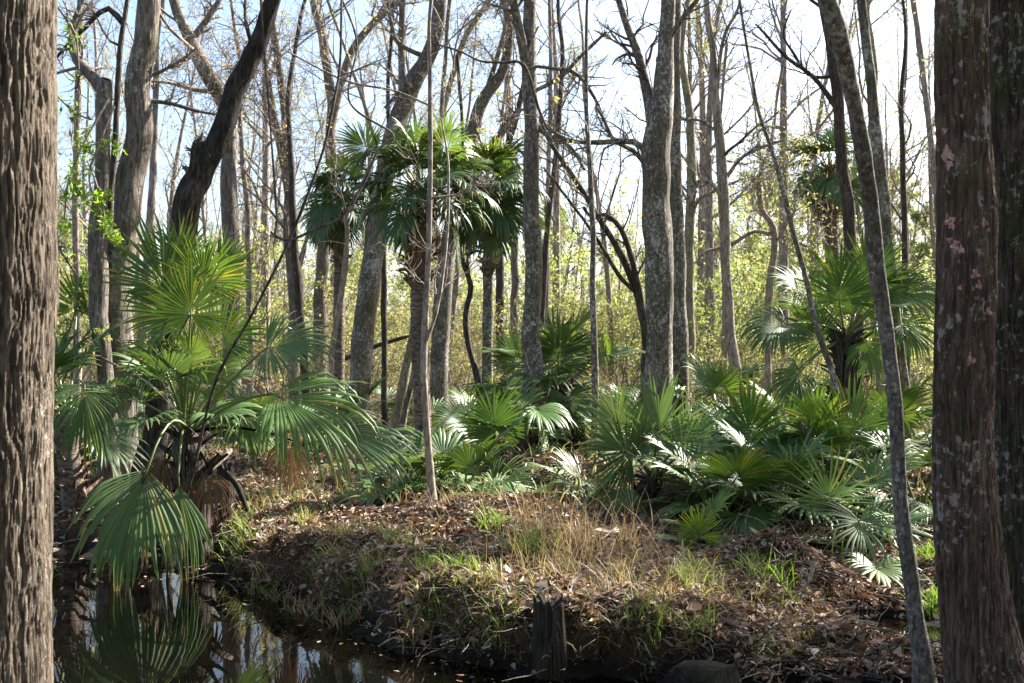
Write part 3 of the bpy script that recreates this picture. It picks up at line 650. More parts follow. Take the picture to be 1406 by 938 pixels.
def palm(key, label, x, d, crown_py=None, tr=.13, nf=11, R=.62, Lp=.75, el=(80, -25), manual=(), mat='frond', dead=2, boots=True, name='fan_palm', cat='palm', group=None, droop=.7, span=2.1,
         px_base=None, trunk='palm_trunk', bootmat='boot', az0=None, lean=0., n=34, fold=.2, azr=None):
    """fan palm rooted at pixel column x, distance d; crown_py = picture row of the crown's growing point (None: fronds rise from the soil)"""
    rng = np.random.default_rng(1000 + key)
    xb = (x - 703) / FPX * d; g = gz(xb, d); base = np.array((xb, d, g))
    root = empty(name, base, label, cat, group)
    if crown_py is not None:
        top = px(x + lean, crown_py, d)
        hgt = top[2] - g
        k = max(4, int(hgt / .06))
        t = np.linspace(0, 1, k)[:, None]
        P = (base - UP * .12) * (1 - t) + top * t + np.array((1., 0, 0)) * (.06 * np.sin(t * 3 + key)); P[0, :2] = base[:2]
        top = P[-1]
        Rr = tr * (1 + .12 * np.sin(np.linspace(0, hgt * 9, k)) * .3) * np.interp(t[:, 0], [0, .1, .6, .92, 1], [1.25, 1.0, .95, 1.05, .55])
        a = Acc(); trunk_mesh(a, P, Rr, 16, key, .06); a.obj('trunk', M[trunk], root)
        if boots:
            b = Acc(); nb = int(min(hgt, 2.2) * (46 if boots is True else boots)); ph = rng.uniform(0, 6.3, nb); hh = top[2] - rng.uniform(.0, min(hgt * .95, 2.4 if boots is True else 1.5), nb) ** 1.0
            u = np.stack([np.cos(ph), np.sin(ph), 0 * ph], 1)
            cx = np.stack([np.interp(hh, P[:, 2], P[:, 0]), np.interp(hh, P[:, 2], P[:, 1]), hh], 1)
            L = rng.uniform(.10, .30, nb)[:, None]; dirv = nrm(u * rng.uniform(.35, 1.0, (nb, 1)) + UP * rng.uniform(.2, 1.0, (nb, 1)))
            p0 = cx + u * tr * .7; p1 = p0 + dirv * L * .6; p2 = p1 + nrm(dirv + rng.normal(size=(nb, 3)) * .25 - UP * .15) * L * .5
            tubes(b, np.stack([p0, p1, p2], 1), np.stack([np.full(nb, .034), np.full(nb, .024), np.full(nb, .012)], 1) * rng.uniform(.6, 1.2, (nb, 1)), 4)
            tag(b.obj('leaf_bases', M[bootmat], root, smooth=False), kind='stuff')
    else: top = base + UP * .04
    for f in manual:
        hx, hy, hd, tx, ty, td = f[:6]; o = f[6] if len(f) > 6 else {}
        o = dict(o); Hh = px(hx, hy, hd); T = px(tx, ty, td); A = T - Hh
        nm = o.pop('N', 'cam'); cv = nrm(CAMP - Hh)
        N = {'cam': cv, 'up': UP, 'both': nrm(cv + UP), 'away': -cv * .6 + UP, 'down': nrm(cv * 1.0 - UP * .5)}[nm] if isinstance(nm, str) else np.array(nm, float)
        r_ = o.pop('R', np.linalg.norm(A)); m_ = o.pop('mat', mat)
        add_frond(root, rng, top - UP * .05 + rng.normal(size=3) * .02, Hh, A, N, r_, m_, **{**dict(n=42, span=2.0, droop=.5), **o})
    for i in range(nf + dead):
        isd = i >= nf
        az = (az0 or 0) + (i * 2.39996 + rng.uniform(-.3, .3)) if azr is None else rng.uniform(*azr)
        f = i / max(nf - 1, 1) if not isd else 1.0
        e = math.radians(el[0] + (el[1] - el[0]) * f + rng.uniform(-9, 9)) if not isd else math.radians(rng.uniform(-72, -45))
        u = np.array((math.cos(az), math.sin(az), 0)); dv = u * math.cos(e) + UP * math.sin(e)
        l = Lp * rng.uniform(.7, 1.15) * (.75 if isd else 1)
        e2 = e - math.radians(18 + 18 * f); A = u * math.cos(e2) + UP * math.sin(e2)
        Hh = top + dv * l - UP * .10 * l * (1 + f)
        gh = gz(Hh[0], Hh[1]) + .10
        if Hh[2] < gh: Hh[2] = gh; A[2] = max(A[2], -.1)
        N = UP * math.cos(e2) - u * math.sin(e2)
        N = N + np.cross(A, N) * rng.uniform(-.35, .35)
        r_ = R * rng.uniform(.8, 1.12) * (.75 if isd else 1)
        add_frond(root, rng, top - UP * .04, Hh, A, N, r_, 'frond_dead' if isd else mat, n=int(n * rng.uniform(.85, 1.1)), span=span * rng.uniform(.85, 1.1) * (.38 if isd else 1),
                  droop=droop * rng.uniform(.6, 1.4) * (3.5 if isd else 1), fold=fold + rng.uniform(-.08, .15))
    return root

# -- the big palm at the water's edge
palm(1, 'big fan palm with long drooping fans hanging over the dark water', 262, 10.3, 592, .15, nf=9, dead=3, R=.55, Lp=.62, el=(72, 12), droop=.9, boots=46, bootmat='bark_dark', trunk='bark_dark', mat='frond_blue', manual=[
    (262, 432, 9.8, 263, 335, 9.65, dict(R=.50, span=2.6, droop=.12, fold=.05, n=46, mat='frond', sag=.02, split=.45)),
    (228, 400, 10.4, 198, 312, 10.4, dict(R=.70, span=1.5, droop=.25, fold=.2, n=36, mat='frond')),
    (250, 372, 10.5, 240, 310, 10.5, dict(R=.52, span=1.3, droop=.25, mat='frond')), (275, 390, 10.3, 300, 330, 10.3, dict(R=.50, span=1.8, droop=.35, mat='frond_bright')),
    (240, 440, 10.4, 195, 400, 10.4, dict(R=.55, span=1.8, droop=.5, mat='frond')), (262, 500, 10.2, 268, 440, 10.1, dict(R=.42, span=1.2, droop=.2, mat='frond_bright')), (300, 470, 10.6, 345, 430, 10.6, dict(R=.5, span=1.6, droop=.6, mat='frond')),
    (215, 480, 10.5, 185, 520, 10.4, dict(R=.5, span=1.5, droop=1.2, mat='frond', N='both')), (330, 560, 10.2, 350, 620, 10.0, dict(R=.5, span=1.4, droop=1.4, mat='frond', N='both')),
    (296, 395, 10.5, 318, 330, 10.5, dict(R=.52, span=1.5, droop=.3, mat='frond')),
    (205, 638, 9.45, 150, 790, 9.2, dict(R=.98, span=1.0, droop=1.2, fold=.45, n=30, sag=.55, split=.6, wmul=1.25, taper=.5, frac=.4)),
    (245, 652, 9.6, 256, 800, 9.5, dict(R=.86, span=.55, droop=1.4, fold=.7, n=20, sag=.5, split=.55, wmul=1.25, taper=.5, frac=.4)),
    (366, 478, 10.0, 452, 462, 9.9, dict(R=.62, span=1.7, droop=.9, fold=.15, N='both', sag=.1)),
    (374, 540, 9.6, 500, 600, 9.3, dict(R=1.02, span=1.25, droop=1.7, fold=.2, mat='frond_bright', N='both', n=32, sag=.12, split=.5, wmul=1.15, taper=.6)),  # sunlit fan: the sun on it is put into a lighter frond colour
    (440, 585, 9.7, 560, 625, 9.5, dict(R=.86, span=1.0, droop=1.4, fold=.25, N='both', n=28, sag=.2, split=.5, wmul=1.15, taper=.6)),
    (375, 542, 9.9, 480, 522, 9.9, dict(R=.75, span=.55, droop=.35, fold=.3, N='up', n=20)),
    (402, 605, 9.9, 385, 700, 9.9, dict(R=.45, span=1.2, droop=1.5, mat='frond_dead', N='both')),
    (240, 540, 10.6, 205, 470, 10.8, dict(R=.55, span=1.6, droop=.5, N='away')),
    (300, 530, 10.7, 335, 470, 10.9, dict(R=.55, span=1.6, droop=.5, N='away')),
    (285, 640, 10.2, 300, 720, 10.1, dict(R=.5, span=.9, droop=1.6, mat='frond_dead')),
    (228, 620, 10.3, 205, 690, 10.2, dict(R=.5, span=.9, droop=1.6, mat='frond_dead')),
])
palm(2, 'fan palm with one frond drooping beside the massive pale trunk', 98, 12.2, 560, .13, nf=6, dead=1, R=.6, Lp=.7, el=(70, 0), manual=[
    (116, 528, 11.3, 120, 630, 11.1, dict(R=.75, span=1.5, droop=1.7, N='both', fold=.3, sag=.3, n=36)),
    (106, 425, 13.2, 112, 370, 13.2, dict(R=.5, span=2.0, droop=.2, mat='frond_bright'))])
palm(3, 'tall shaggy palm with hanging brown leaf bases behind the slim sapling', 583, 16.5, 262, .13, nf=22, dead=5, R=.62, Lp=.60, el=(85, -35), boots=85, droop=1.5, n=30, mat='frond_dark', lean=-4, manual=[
    (505, 205, 16.3, 478, 180, 16.2, dict(R=.5, span=2.1, droop=.6)),
    (608, 205, 16.2, 616, 165, 16.1, dict(R=.55, span=2.1, droop=.3, mat='frond_bright')),
    (572, 200, 16.6, 560, 165, 16.8, dict(R=.55, span=2.0, droop=.3, mat='frond_bright'))])
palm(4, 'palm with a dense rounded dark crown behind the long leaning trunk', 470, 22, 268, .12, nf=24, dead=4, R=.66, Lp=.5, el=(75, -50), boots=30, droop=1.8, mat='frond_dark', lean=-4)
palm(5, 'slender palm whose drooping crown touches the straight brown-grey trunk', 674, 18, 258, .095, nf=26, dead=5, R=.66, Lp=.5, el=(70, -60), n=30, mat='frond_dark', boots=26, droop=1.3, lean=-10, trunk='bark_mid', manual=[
    (672, 228, 17.8, 690, 195, 17.7, dict(R=.48, span=1.9, droop=.5, mat='frond_bright'))])
palm(6, 'bushy fan palm with a shaggy dark trunk behind the leaning lichen sapling', 1160, 14, 460, .15, nf=5, dead=4, R=.6, Lp=.7, el=(70, -20), boots=70, bootmat='bark_dark', trunk='bark_dark', manual=[
    (1125, 470, 14.2, 1098, 440, 14.2, dict(R=.55, span=1.8, droop=.9)), (1175, 430, 14.3, 1180, 380, 14.3, dict(R=.6, span=1.8, droop=.5)), (1205, 440, 14.2, 1240, 450, 14.1, dict(R=.6, span=1.7, droop=1.3, N='both')),
    (1152, 412, 13.7, 1146, 330, 13.5, dict(R=.72, span=1.9, droop=.12, fold=.15, n=46)),
    (1108, 404, 13.7, 1062, 378, 13.4, dict(R=.62, span=1.6, droop=1.2, N='both')),
    (1080, 445, 13.6, 1030, 465, 13.3, dict(R=.66, span=1.9, droop=1.5, N='both', n=44)),
    (1192, 392, 13.9, 1200, 322, 13.8, dict(R=.68, span=1.8, droop=.2)),
    (1218, 402, 14, 1262, 360, 13.9, dict(R=.55, span=1.6, droop=.7, N='both')),
    (1232, 405, 13.8, 1285, 402, 13.6, dict(R=.66, span=1.8, droop=1.4, N='both')),
    (1240, 446, 13.9, 1275, 480, 13.7, dict(R=.55, span=1.7, droop=1.6, N='both')),
    (1098, 512, 13.5, 1072, 552, 13.3, dict(R=.55, span=1.4, droop=1.6, N='both')),
    (1122, 440, 14, 1118, 400, 14.2, dict(R=.4, span=1.5, droop=.3, mat='frond_bright')),
    (1190, 468, 13.8, 1200, 530, 13.7, dict(R=.5, span=1.4, droop=1.4))])
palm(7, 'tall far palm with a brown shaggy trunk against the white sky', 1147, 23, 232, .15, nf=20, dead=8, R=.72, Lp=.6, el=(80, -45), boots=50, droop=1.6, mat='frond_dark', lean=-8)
palm(8, 'mid-height palm with dark spiky leaf bases next to the straight brown-grey trunk', 772, 16.3, 528, .17, nf=14, dead=9, R=.74, Lp=.85, el=(68, -25), boots=80, bootmat='bark_dark', trunk='bark_dark', mat='frond_blue', manual=[
    (766, 495, 16, 772, 425, 15.9, dict(R=.74, span=2.3, droop=.15, n=48)),
    (828, 497, 16, 842, 465, 15.8, dict(R=.48, span=1.5, droop=.9, mat='frond_bright', N='both')),
    (712, 500, 16.2, 690, 458, 16.2, dict(R=.55, span=1.8, droop=.4))])
palm(9, 'small palm with one stiff fan facing outward beside the shaggy clump', 682, 14.2, 610, .07, nf=6, dead=2, R=.55, Lp=.5, el=(65, 0), boots=30, manual=[
    (679, 588, 13.9, 672, 530, 13.8, dict(R=.56, span=2.5, droop=.15, n=44)), (640, 585, 14, 608, 565, 13.9, dict(R=.5, span=1.7, droop=.8, N='both', mat='frond_blue'))])
palm(10, 'young palm on a stubby dark trunk in front of the spotted trunks', 893, 11.7, 652, .12, nf=6, dead=1, R=.52, Lp=.5, el=(45, -15), boots=40, bootmat='bark_dark', trunk='bark_dark', mat='frond_blue', manual=[
    (866, 624, 11.4, 818, 600, 11.2, dict(R=.60, span=2.0, droop=.25, n=44, N='cam')),
    (903, 604, 11.5, 908, 530, 11.5, dict(R=.66, span=1.7, droop=.15, n=44)),
    (934, 613, 11.4, 985, 572, 11.3, dict(R=.58, span=1.5, droop=.3, N='both')),
    (852, 662, 11.3, 832, 720, 11.1, dict(R=.5, span=1.3, droop=1.3, N='both')),
    (850, 590, 11.9, 832, 545, 12, dict(R=.5, span=1.4, droop=.3)),
    (975, 680, 11.2, 915, 668, 11.0, dict(R=.55, span=1.3, droop=.5, N='up'))])
palm(11, 'low palm clump with dead fans hanging round the straight trunk foot', 720, 15.2, 560, .14, nf=6, dead=11, R=.72, Lp=.55, el=(50, -30), boots=40, droop=1.3)
# -- ground palmettos
SP = dict(name='palmetto', cat='palmetto', boots=False, dead=2)
palm(20, 'palmetto with a large upright fan rising behind the litter heap', 1030, 12.4, None, nf=9, R=.62, Lp=.75, el=(75, 15), manual=[(1030, 602, 12.2, 1022, 545, 12.1, dict(R=.66, span=2.2, droop=.15, n=46))], **SP)
palm(21, 'broad palmetto pierced by a red-brown stick', 1120, 12, None, nf=11, R=.62, Lp=.8, el=(75, 15), manual=[(1125, 590, 11.8, 1115, 540, 11.7, dict(R=.5, span=2.2, droop=.3, mat='frond_bright')), (1165, 600, 11.8, 1180, 545, 11.8, dict(R=.62, span=1.8, droop=.2)), (1185, 625, 11.6, 1235, 610, 11.4, dict(R=.6, span=1.5, droop=.6, N='up'))], **SP)
palm(22, 'palmetto whose star-shaped fan faces out above the drooping fan', 1140, 10.6, None, nf=7, R=.55, Lp=.6, el=(55, 10), manual=[(1138, 690, 10.1, 1132, 630, 10.1, dict(R=.55, span=2.7, droop=.15, n=34, split=.25))], mat='frond_blue', **SP)
palm(23, 'low palmetto with a drooping silvery fan at the edge of the litter flat', 1185, 9.5, None, nf=3, R=.45, Lp=.4, el=(40, 10), manual=[(1180, 716, 9.2, 1190, 750, 8.9, dict(R=.52, span=2.5, droop=.9, N='both', n=40, split=.3))], mat='frond_blue', **SP)
palm(24, 'sprawling palmetto between the stubby palm and the star-shaped fan', 1060, 11, None, nf=13, R=.58, Lp=.68, el=(75, 18), mat='frond', **SP)
palm(25, 'low spreading palmetto in front of the stubby dark palm trunk', 985, 10.9, None, nf=12, R=.58, Lp=.62, el=(72, 18), mat='frond', **SP)
palm(26, 'little bright yellow-green palmetto shoot beside the dry grass', 965, 9.8, None, nf=2, R=.30, Lp=.3, el=(70, 30), mat='frond_bright', manual=[(960, 738, 9.6, 955, 700, 9.5, dict(R=.30, span=2.0, droop=.1)), (935, 742, 9.6, 905, 738, 9.5, dict(R=.3, span=1.2, droop=.5, N='up', mat='frond_blue')), (990, 740, 9.6, 1000, 765, 9.4, dict(R=.26, span=1.2, droop=.4, N='both'))], **SP)
palm(27, 'palmetto showing between the leaning lichen sapling and the red brown trunk', 1262, 11.2, None, nf=11, R=.6, Lp=.7, el=(70, 5), **SP)
palm(28, 'palmetto behind the broad stick-pierced palmetto', 1215, 13.4, None, nf=10, R=.62, Lp=.8, el=(75, 15), **SP)
palm(29, 'pale palmetto fan lying beside the brown root heap', 795, 12.2, None, nf=5, R=.5, Lp=.45, el=(45, 5), mat='frond_blue', manual=[(796, 655, 11.8, 768, 640, 11.5, dict(R=.48, span=2.1, droop=.4, N='both'))], **SP)
palm(30, 'sunlit palmetto spreading just behind the slim mound sapling', 635, 11.7, None, nf=11, R=.58, Lp=.5, el=(74, 16), **SP)
palm(31, 'palmetto tuft between the mound sapling and the big palm fans', 556, 11.8, None, nf=10, R=.55, Lp=.5, el=(65, 5), mat='frond_blue', **SP)
palm(32, 'green palmetto low in the shade beside the massive pale trunk', 92, 13.5, None, nf=10, R=.6, Lp=.6, el=(74, 16), **SP)
palm(33, 'palmetto under the V-forked trunk showing pale young fans', 990, 16.5, None, nf=10, R=.62, Lp=.9, el=(78, 15), mat='frond', manual=[(985, 540, 16, 985, 505, 16, dict(R=.5, span=1.8, droop=.4, mat='frond_bright')), (975, 535, 15.8, 960, 512, 15.7, dict(R=.5, span=1.5, droop=.6, N='both'))], **SP)
palm(34, 'small dark palmetto behind the leaning stems and the tall shaggy palm', 620, 17.5, None, nf=9, R=.6, Lp=.7, el=(70, 10), **SP)
palm(35, 'palmetto in the shade left of the mid-height spiky palm', 668, 18.5, None, nf=10, R=.62, Lp=.9, el=(75, 15), **SP)
palm(36, 'palmetto filling the gap behind the slim brown stem', 845, 15.5, None, nf=11, R=.62, Lp=.8, el=(70, 10), mat='frond_blue', **SP)
palm(37, 'palmetto behind the crooked mossy-branched brown stem', 1085, 16, None, nf=10, R=.62, Lp=.85, el=(75, 10), **SP)
FARP = 'small palmetto deep in the woods behind the trunks'
for k, (x, d) in enumerate([(430, 17), (350, 19), (480, 21), (300, 22), (540, 23), (900, 21), (960, 23), (1040, 20), (1150, 20), (1230, 19), (1280, 17), (760, 22), (700, 24), (230, 20), (130, 18), (860, 25), (600, 26)]):
    palm(60 + k, FARP, x, d, None, nf=8, R=.6, Lp=.7, el=(75, 10), group='palmettos deep in the woods', n=26, **SP)

# ------------------------------------------------------------------ far woods: shrubs, bare trees, pines (shared meshes, each an individual)
def copy_tree(o, parent=None):
    c = o.copy(); COL.objects.link(c); c.parent = parent
    for ch in o.children: copy_tree(ch, c)
    return c
def place(root, x, y, s, rz, zs=1.0):
    root.location = (x, y, gz(x, y) - .05); root.scale = (s, s, s * zs); root.rotation_euler = (0, 0, rz)

def proto_shrub(key, h, wdt, cols, nleaf, lsize):
    rng = np.random.default_rng(key); root = empty('shrub', (0, 0, 0), None, 'shrub')
    st = Acc(); ns = 9
    P = np.zeros((ns, 8, 3)); a = rng.uniform(0, 6.28, ns); dd = nrm(np.stack([np.cos(a) * .45, np.sin(a) * .45, np.ones(ns)], 1))
    P[:, 0] = np.stack([np.cos(a), np.sin(a), 0 * a - 1], 1) * .12
    for k in range(1, 8):
        dd = nrm(dd + rng.normal(size=(ns, 3)) * .16); P[:, k] = P[:, k - 1] + dd * (h * rng.uniform(.6, 1.0, ns) / 7)[:, None]
    R = np.linspace(.03, .008, 8)[None] * rng.uniform(.6, 1.2, (ns, 1))
    tubes(st, P, R, 5); st.obj('stems', M['twig'], root)['kind'] = 'stuff'
    c = Acc(); b1, r1 = grow(rng, P, R, 9, .38 * wdt / h * 2, (.4, 1.2), .1, 6, .6, .12, .25); b2, r2 = grow(rng, b1, r1, 7, .5, (.4, 1.2), .03, 4, .6, .1, .3)
    tubes(c, b1, r1, 3); tubes(c, b2, r2, 3); co = c.obj('crown', M['twig'], root)
    allp = b2.reshape(-1, 3); clump = rng.random(len(b2)) < .42
    idx = rng.integers(0, len(allp), nleaf * 2); idx = idx[clump[idx // 4]][:nleaf]
    pos = allp[idx] + rng.normal(size=(len(idx), 3)) * .06
    f = Acc(); cc = np.array(cols)[rng.integers(0, len(cols), len(pos))] * rng.uniform(.7, 1.3, (len(pos), 1)); leaves(f, rng, pos, np.full(len(pos), lsize), cc)
    f.obj('foliage', M['leaf'], co, smooth=False)
    return root
PALEG = [(.24, .30, .13), (.30, .35, .16), (.19, .25, .10), (.32, .32, .15)]
SHR = {'yellow': ([proto_shrub(201, 4.6, 3.4, YEL, 5200, .085), proto_shrub(202, 5.4, 3.6, YEL, 5200, .085)], 'airy yellow-green shrub in the thicket behind the spotted trunks', 'yellow-green thicket shrubs'),
       'olive': ([proto_shrub(203, 4.4, 3.2, OLIVE, 4600, .085), proto_shrub(204, 3.4, 3.0, OLIVE, 4200, .08)], 'olive-leaved twiggy shrub in the background thicket', 'olive thicket shrubs'),
       'tan': ([proto_shrub(205, 4.0, 3.2, TAN, 2600, .08), proto_shrub(206, 3.0, 2.8, TAN, 2400, .075)], 'nearly bare tan-leaved shrub in the background thicket', 'tan thicket shrubs'),
       'green': ([proto_shrub(207, 4.8, 3.2, PALEG, 5600, .10), proto_shrub(208, 5.6, 3.4, PALEG, 6000, .11)], 'pale green bushy shrub in the background thicket', 'green thicket shrubs')}
rs = np.random.default_rng(77)
spots = []
for row, (dd, stepx) in enumerate([(24, 1.9), (29, 2.0), (35, 2.3), (43, 2.8), (54, 3.4)]):
    hw = dd * .50
    x = -hw
    while x < hw:
        spots.append((x + rs.uniform(-.9, .9), dd + rs.uniform(-2.4, 2.4), row)); x += stepx
used = {}
for (x, y, row) in spots:
    u = x / y
    r = rs.random()
    if row >= 2 and rs.random() < .45: kind = 'green'
    elif u > .07: kind = 'yellow' if r < .45 else 'olive' if r < .70 else 'green' if r < .88 else 'tan'
    elif u < -.33: kind = 'olive' if r < .4 else 'green' if r < .65 else 'tan'
    else: kind = 'olive' if r < .42 else 'tan' if r < .80 else 'yellow' if r < .92 else 'green'
    ps, lab, grp = SHR[kind]; i = rs.integers(0, len(ps)); key = (kind, i)
    o = ps[i] if key not in used else copy_tree(ps[i]); used[key] = 1
    tag(o, lab, 'shrub', grp); s = rs.uniform(.6, 1.1) * (1 + .16 * row) * (.62 if row == 0 else .85 if row == 1 else 1); place(o, x, y, s, rs.uniform(0, 6.28), rs.uniform(.85, 1.15))

def proto_bare(key, H, r0, nleaf, lcol, lean, n1=16, len1=2.4):
    rng = np.random.default_rng(key); root = empty('bare_tree', (0, 0, 0), None, 'tree')
    P = [np.array((0, 0, -.1))]; d = nrm(np.array((lean, .02, 1)))
    for k in range(12): d = nrm(d + rng.normal(size=3) * .05 + UP * .03); P.append(P[-1] + d * H / 12)
    P = np.array(P); R = np.linspace(r0, .015, 13); R[0] *= 1.35
    P, R = resample(P, R, .4)
    a = Acc(); trunk_mesh(a, P, R, 9, key, .06); a.obj('trunk', M['bark_far'], root)
    c = Acc(); f = Acc(); crown_on(rng, P, R, H * .32, n1, len1, c, f, nleaf, .085, lcol, 7, 6, .25, .5, 1.0); co = c.obj('crown', M['twig'], root)
    f.obj('foliage', M['leaf'], co, smooth=False)
    return root
BP = [proto_bare(301, 13, .13, 900, OLIVE, .05), proto_bare(302, 15, .16, 700, TAN, -.06, 20, 2.8), proto_bare(303, 11, .09, 900, OLIVE, .10), proto_bare(304, 14, .11, 500, TAN, 0, 18, 2.4), proto_bare(305, 16, .17, 1300, YEL, -.03, 20, 3.0)]
FARL = [(l, 'tree', g) for l, g in [('slender far tree with sparse olive leaves on a short crown', 'far trees with sparse olive leaves'), ('tall far tree with a wide crown of tan twigs', 'far trees with wide tan crowns'),
        ('small thin far tree leaning under olive leaves', 'small leaning far trees'), ('nearly leafless straight far tree in the woods', 'leafless straight far trees'), ('tall far tree dotted with yellow leaves', 'far trees dotted with yellow leaves')]]
n = 0
for k in range(112):
    dd = 25 + 40 * rs.random() ** .8; x = rs.uniform(-.52, .52) * dd; i = (n % 5) if n < 78 else (2, 3, 0)[n % 3]
    o = BP[i] if n < 5 else copy_tree(BP[i]); n += 1
    tag(o, *FARL[i]); place(o, x, dd, rs.uniform(.75, 1.15) * (1 if n <= 78 else .8), rs.uniform(0, 6.28), 1 if n <= 78 else 1.3)

# leafy trees of the same wood, standing just outside the view on the sunny side; their crowns dapple the bank
def proto_leafy(key, H, nleaf):
    rng = np.random.default_rng(key); root = empty('leafy_tree', (0, 0, 0), None, 'tree')
    P = [np.array((0, 0, -.1))]; d = nrm(np.array((.03, .02, 1)))
    for k in range(12): d = nrm(d + rng.normal(size=3) * .07 + UP * .03); P.append(P[-1] + d * H / 12)
    P = np.array(P); R = np.linspace(.17, .02, 13); R[0] *= 1.4; P, R = resample(P, R, .3)
    a = Acc(); trunk_mesh(a, P, R, 12, key, .06); a.obj('trunk', M['bark_grey'], root)
    c = Acc(); f = Acc(); crown_on(rng, P, R, H * .36, 14, 3.0, c, None, 0, .10, None, 4, 3, .2, .4, 1.0)
    lim = np.concatenate(c.v); lim = lim[lim[:, 2] > H * .42]; cen = lim[rng.integers(0, len(lim), 26)]; per = nleaf // 26
    lp = np.repeat(cen, per, 0) + rng.normal(size=(26 * per, 3)) * np.array((.30, .30, .2)); leaves(f, rng, lp, np.full(len(lp), .12), np.array(GREEN + OLIVE)[rng.integers(0, 7, len(lp))], aspect=.55)
    co = c.obj('crown', M['twig'], root); f.obj('foliage', M['leaf'], co, smooth=False)
    return root
LP = [proto_leafy(351, 11, 6400), proto_leafy(352, 12, 5600)]
for k, (x, y, s) in enumerate([(7.6, 8.5, .8), (9.0, 12.6, .9), (11.5, 10.5, 1.0), (12.5, 18.5, 1.1), (6.4, 4.6, .85), (14.5, 14.0, 1.1), (15.5, 22.0, 1.1), (9.5, 5.5, .95)]):
    o = LP[k % 2] if k < 2 else copy_tree(LP[k % 2]); tag(o, 'leafy tree outside the clearing, shading the bank from the sunny side', 'tree', 'leafy trees shading the bank'); place(o, x, y, s, k * 2.1)

rb = np.random.default_rng(63)
for k in range(26):
    th = rb.uniform(1.75, 4.6); rd = rb.uniform(5.5, 22); o = copy_tree(LP[k % 2]); tag(o, 'leafy tree of the same wood behind the near bank', 'tree', 'leafy trees behind the near bank'); place(o, rd * math.sin(th), rd * math.cos(th), rb.uniform(.9, 1.35), k * 1.7)
for k in range(34):
    th = rb.uniform(1.5, 4.75); rd = rb.uniform(7, 15); o = copy_tree(SHR['olive'][0][k % 2]); tag(o, 'olive shrub of the near bank thicket', 'shrub', 'near bank thicket shrubs'); place(o, rd * math.sin(th), rd * math.cos(th), rb.uniform(.8, 1.2), k * 1.3)

def proto_pine(key, H):
    rng = np.random.default_rng(key); root = empty('pine_tree', (0, 0, 0), None, 'tree')
    t = np.linspace(0, 1, 14)[:, None]; P = np.array((0, 0, -.1)) + t * np.array((.4, 0, H)) + np.stack([np.sin(t[:, 0] * 5) * .15, 0 * t[:, 0], 0 * t[:, 0]], 1); R = np.linspace(.16, .03, 14)
    a = Acc(); trunk_mesh(a, P, R, 8, key, .05); a.obj('trunk', M['bark_far'], root)
    c = Acc(); b1, r1 = grow(rng, P[None], R[None], 46, 1, (.9, 1.5), .12, 6, .4, .35, .15, absl=2.2); b2, r2 = grow(rng, b1, r1, 5, .45, (.3, .9), .15, 4, .6, .3, .2); tubes(c, b1, r1, 4); tubes(c, b2, r2, 3); co = c.obj('crown', M['twig'], root)
    tips = np.concatenate([b1[:, -1], b2[:, -1], b2[:, -2]]); nn = 16
    pos = np.repeat(tips, nn, 0) + rng.normal(size=(len(tips) * nn, 3)) * .05; f = Acc()
    cc = np.array([(.20, .27, .10), (.26, .32, .13), (.16, .22, .08)])[rng.integers(0, 3, len(pos))]
    leaves(f, rng, pos, np.full(len(pos), .26), cc, droop=-.25, aspect=.16); f.obj('foliage', M['leaf'], co, smooth=False)
    return root
PP = [proto_pine(401, 11), proto_pine(402, 13)]
for k, (x, dd, s) in enumerate([(1275, 38, .62), (1225, 48, .75), (1330, 46, .7), (765, 60, .75), (740, 66, .8), (1040, 56, .85), (985, 60, .8), (1090, 64, .9), (900, 68, .75), (620, 68, .72), (560, 64, .7), (1180, 60, .85), (330, 66, .7), (100, 58, .7), (1290, 62, .9), (830, 70, .7)]):
    o = PP[k % 2] if k < 2 else copy_tree(PP[k % 2]); tag(o, 'feathery pale green pine standing far beyond the thicket', 'tree', 'pines beyond the thicket')
    place(o, (x - 703) / FPX * dd, dd, s, k * 1.3)
# the wood closes behind everything
a = Acc(); rf = np.random.default_rng(9)
nb = 26000; ang = rf.uniform(-.62, .62, nb); rad = rf.uniform(74, 120, nb); hx = ang * rad; top = 2.8 + 1.8 * noise(hx * .12, rad * .05) + 1.5 * noise(hx * .4, rad * .1)
pos = np.stack([hx, rad, .4 + np.maximum(top, .8) * rf.random(nb) ** .8], 1)
cc = np.array(OLIVE + TAN + YEL[:2])[rf.integers(0, 9, nb)] * rf.uniform(.7, 1.3, (nb, 1))
leaves(a, rf, pos, np.full(nb, .55), cc, aspect=.7)
tag(a.obj('far_wood', M['leaf'], smooth=False), 'hazy olive mass of the far wood closing the view', 'wood', kind='stuff')

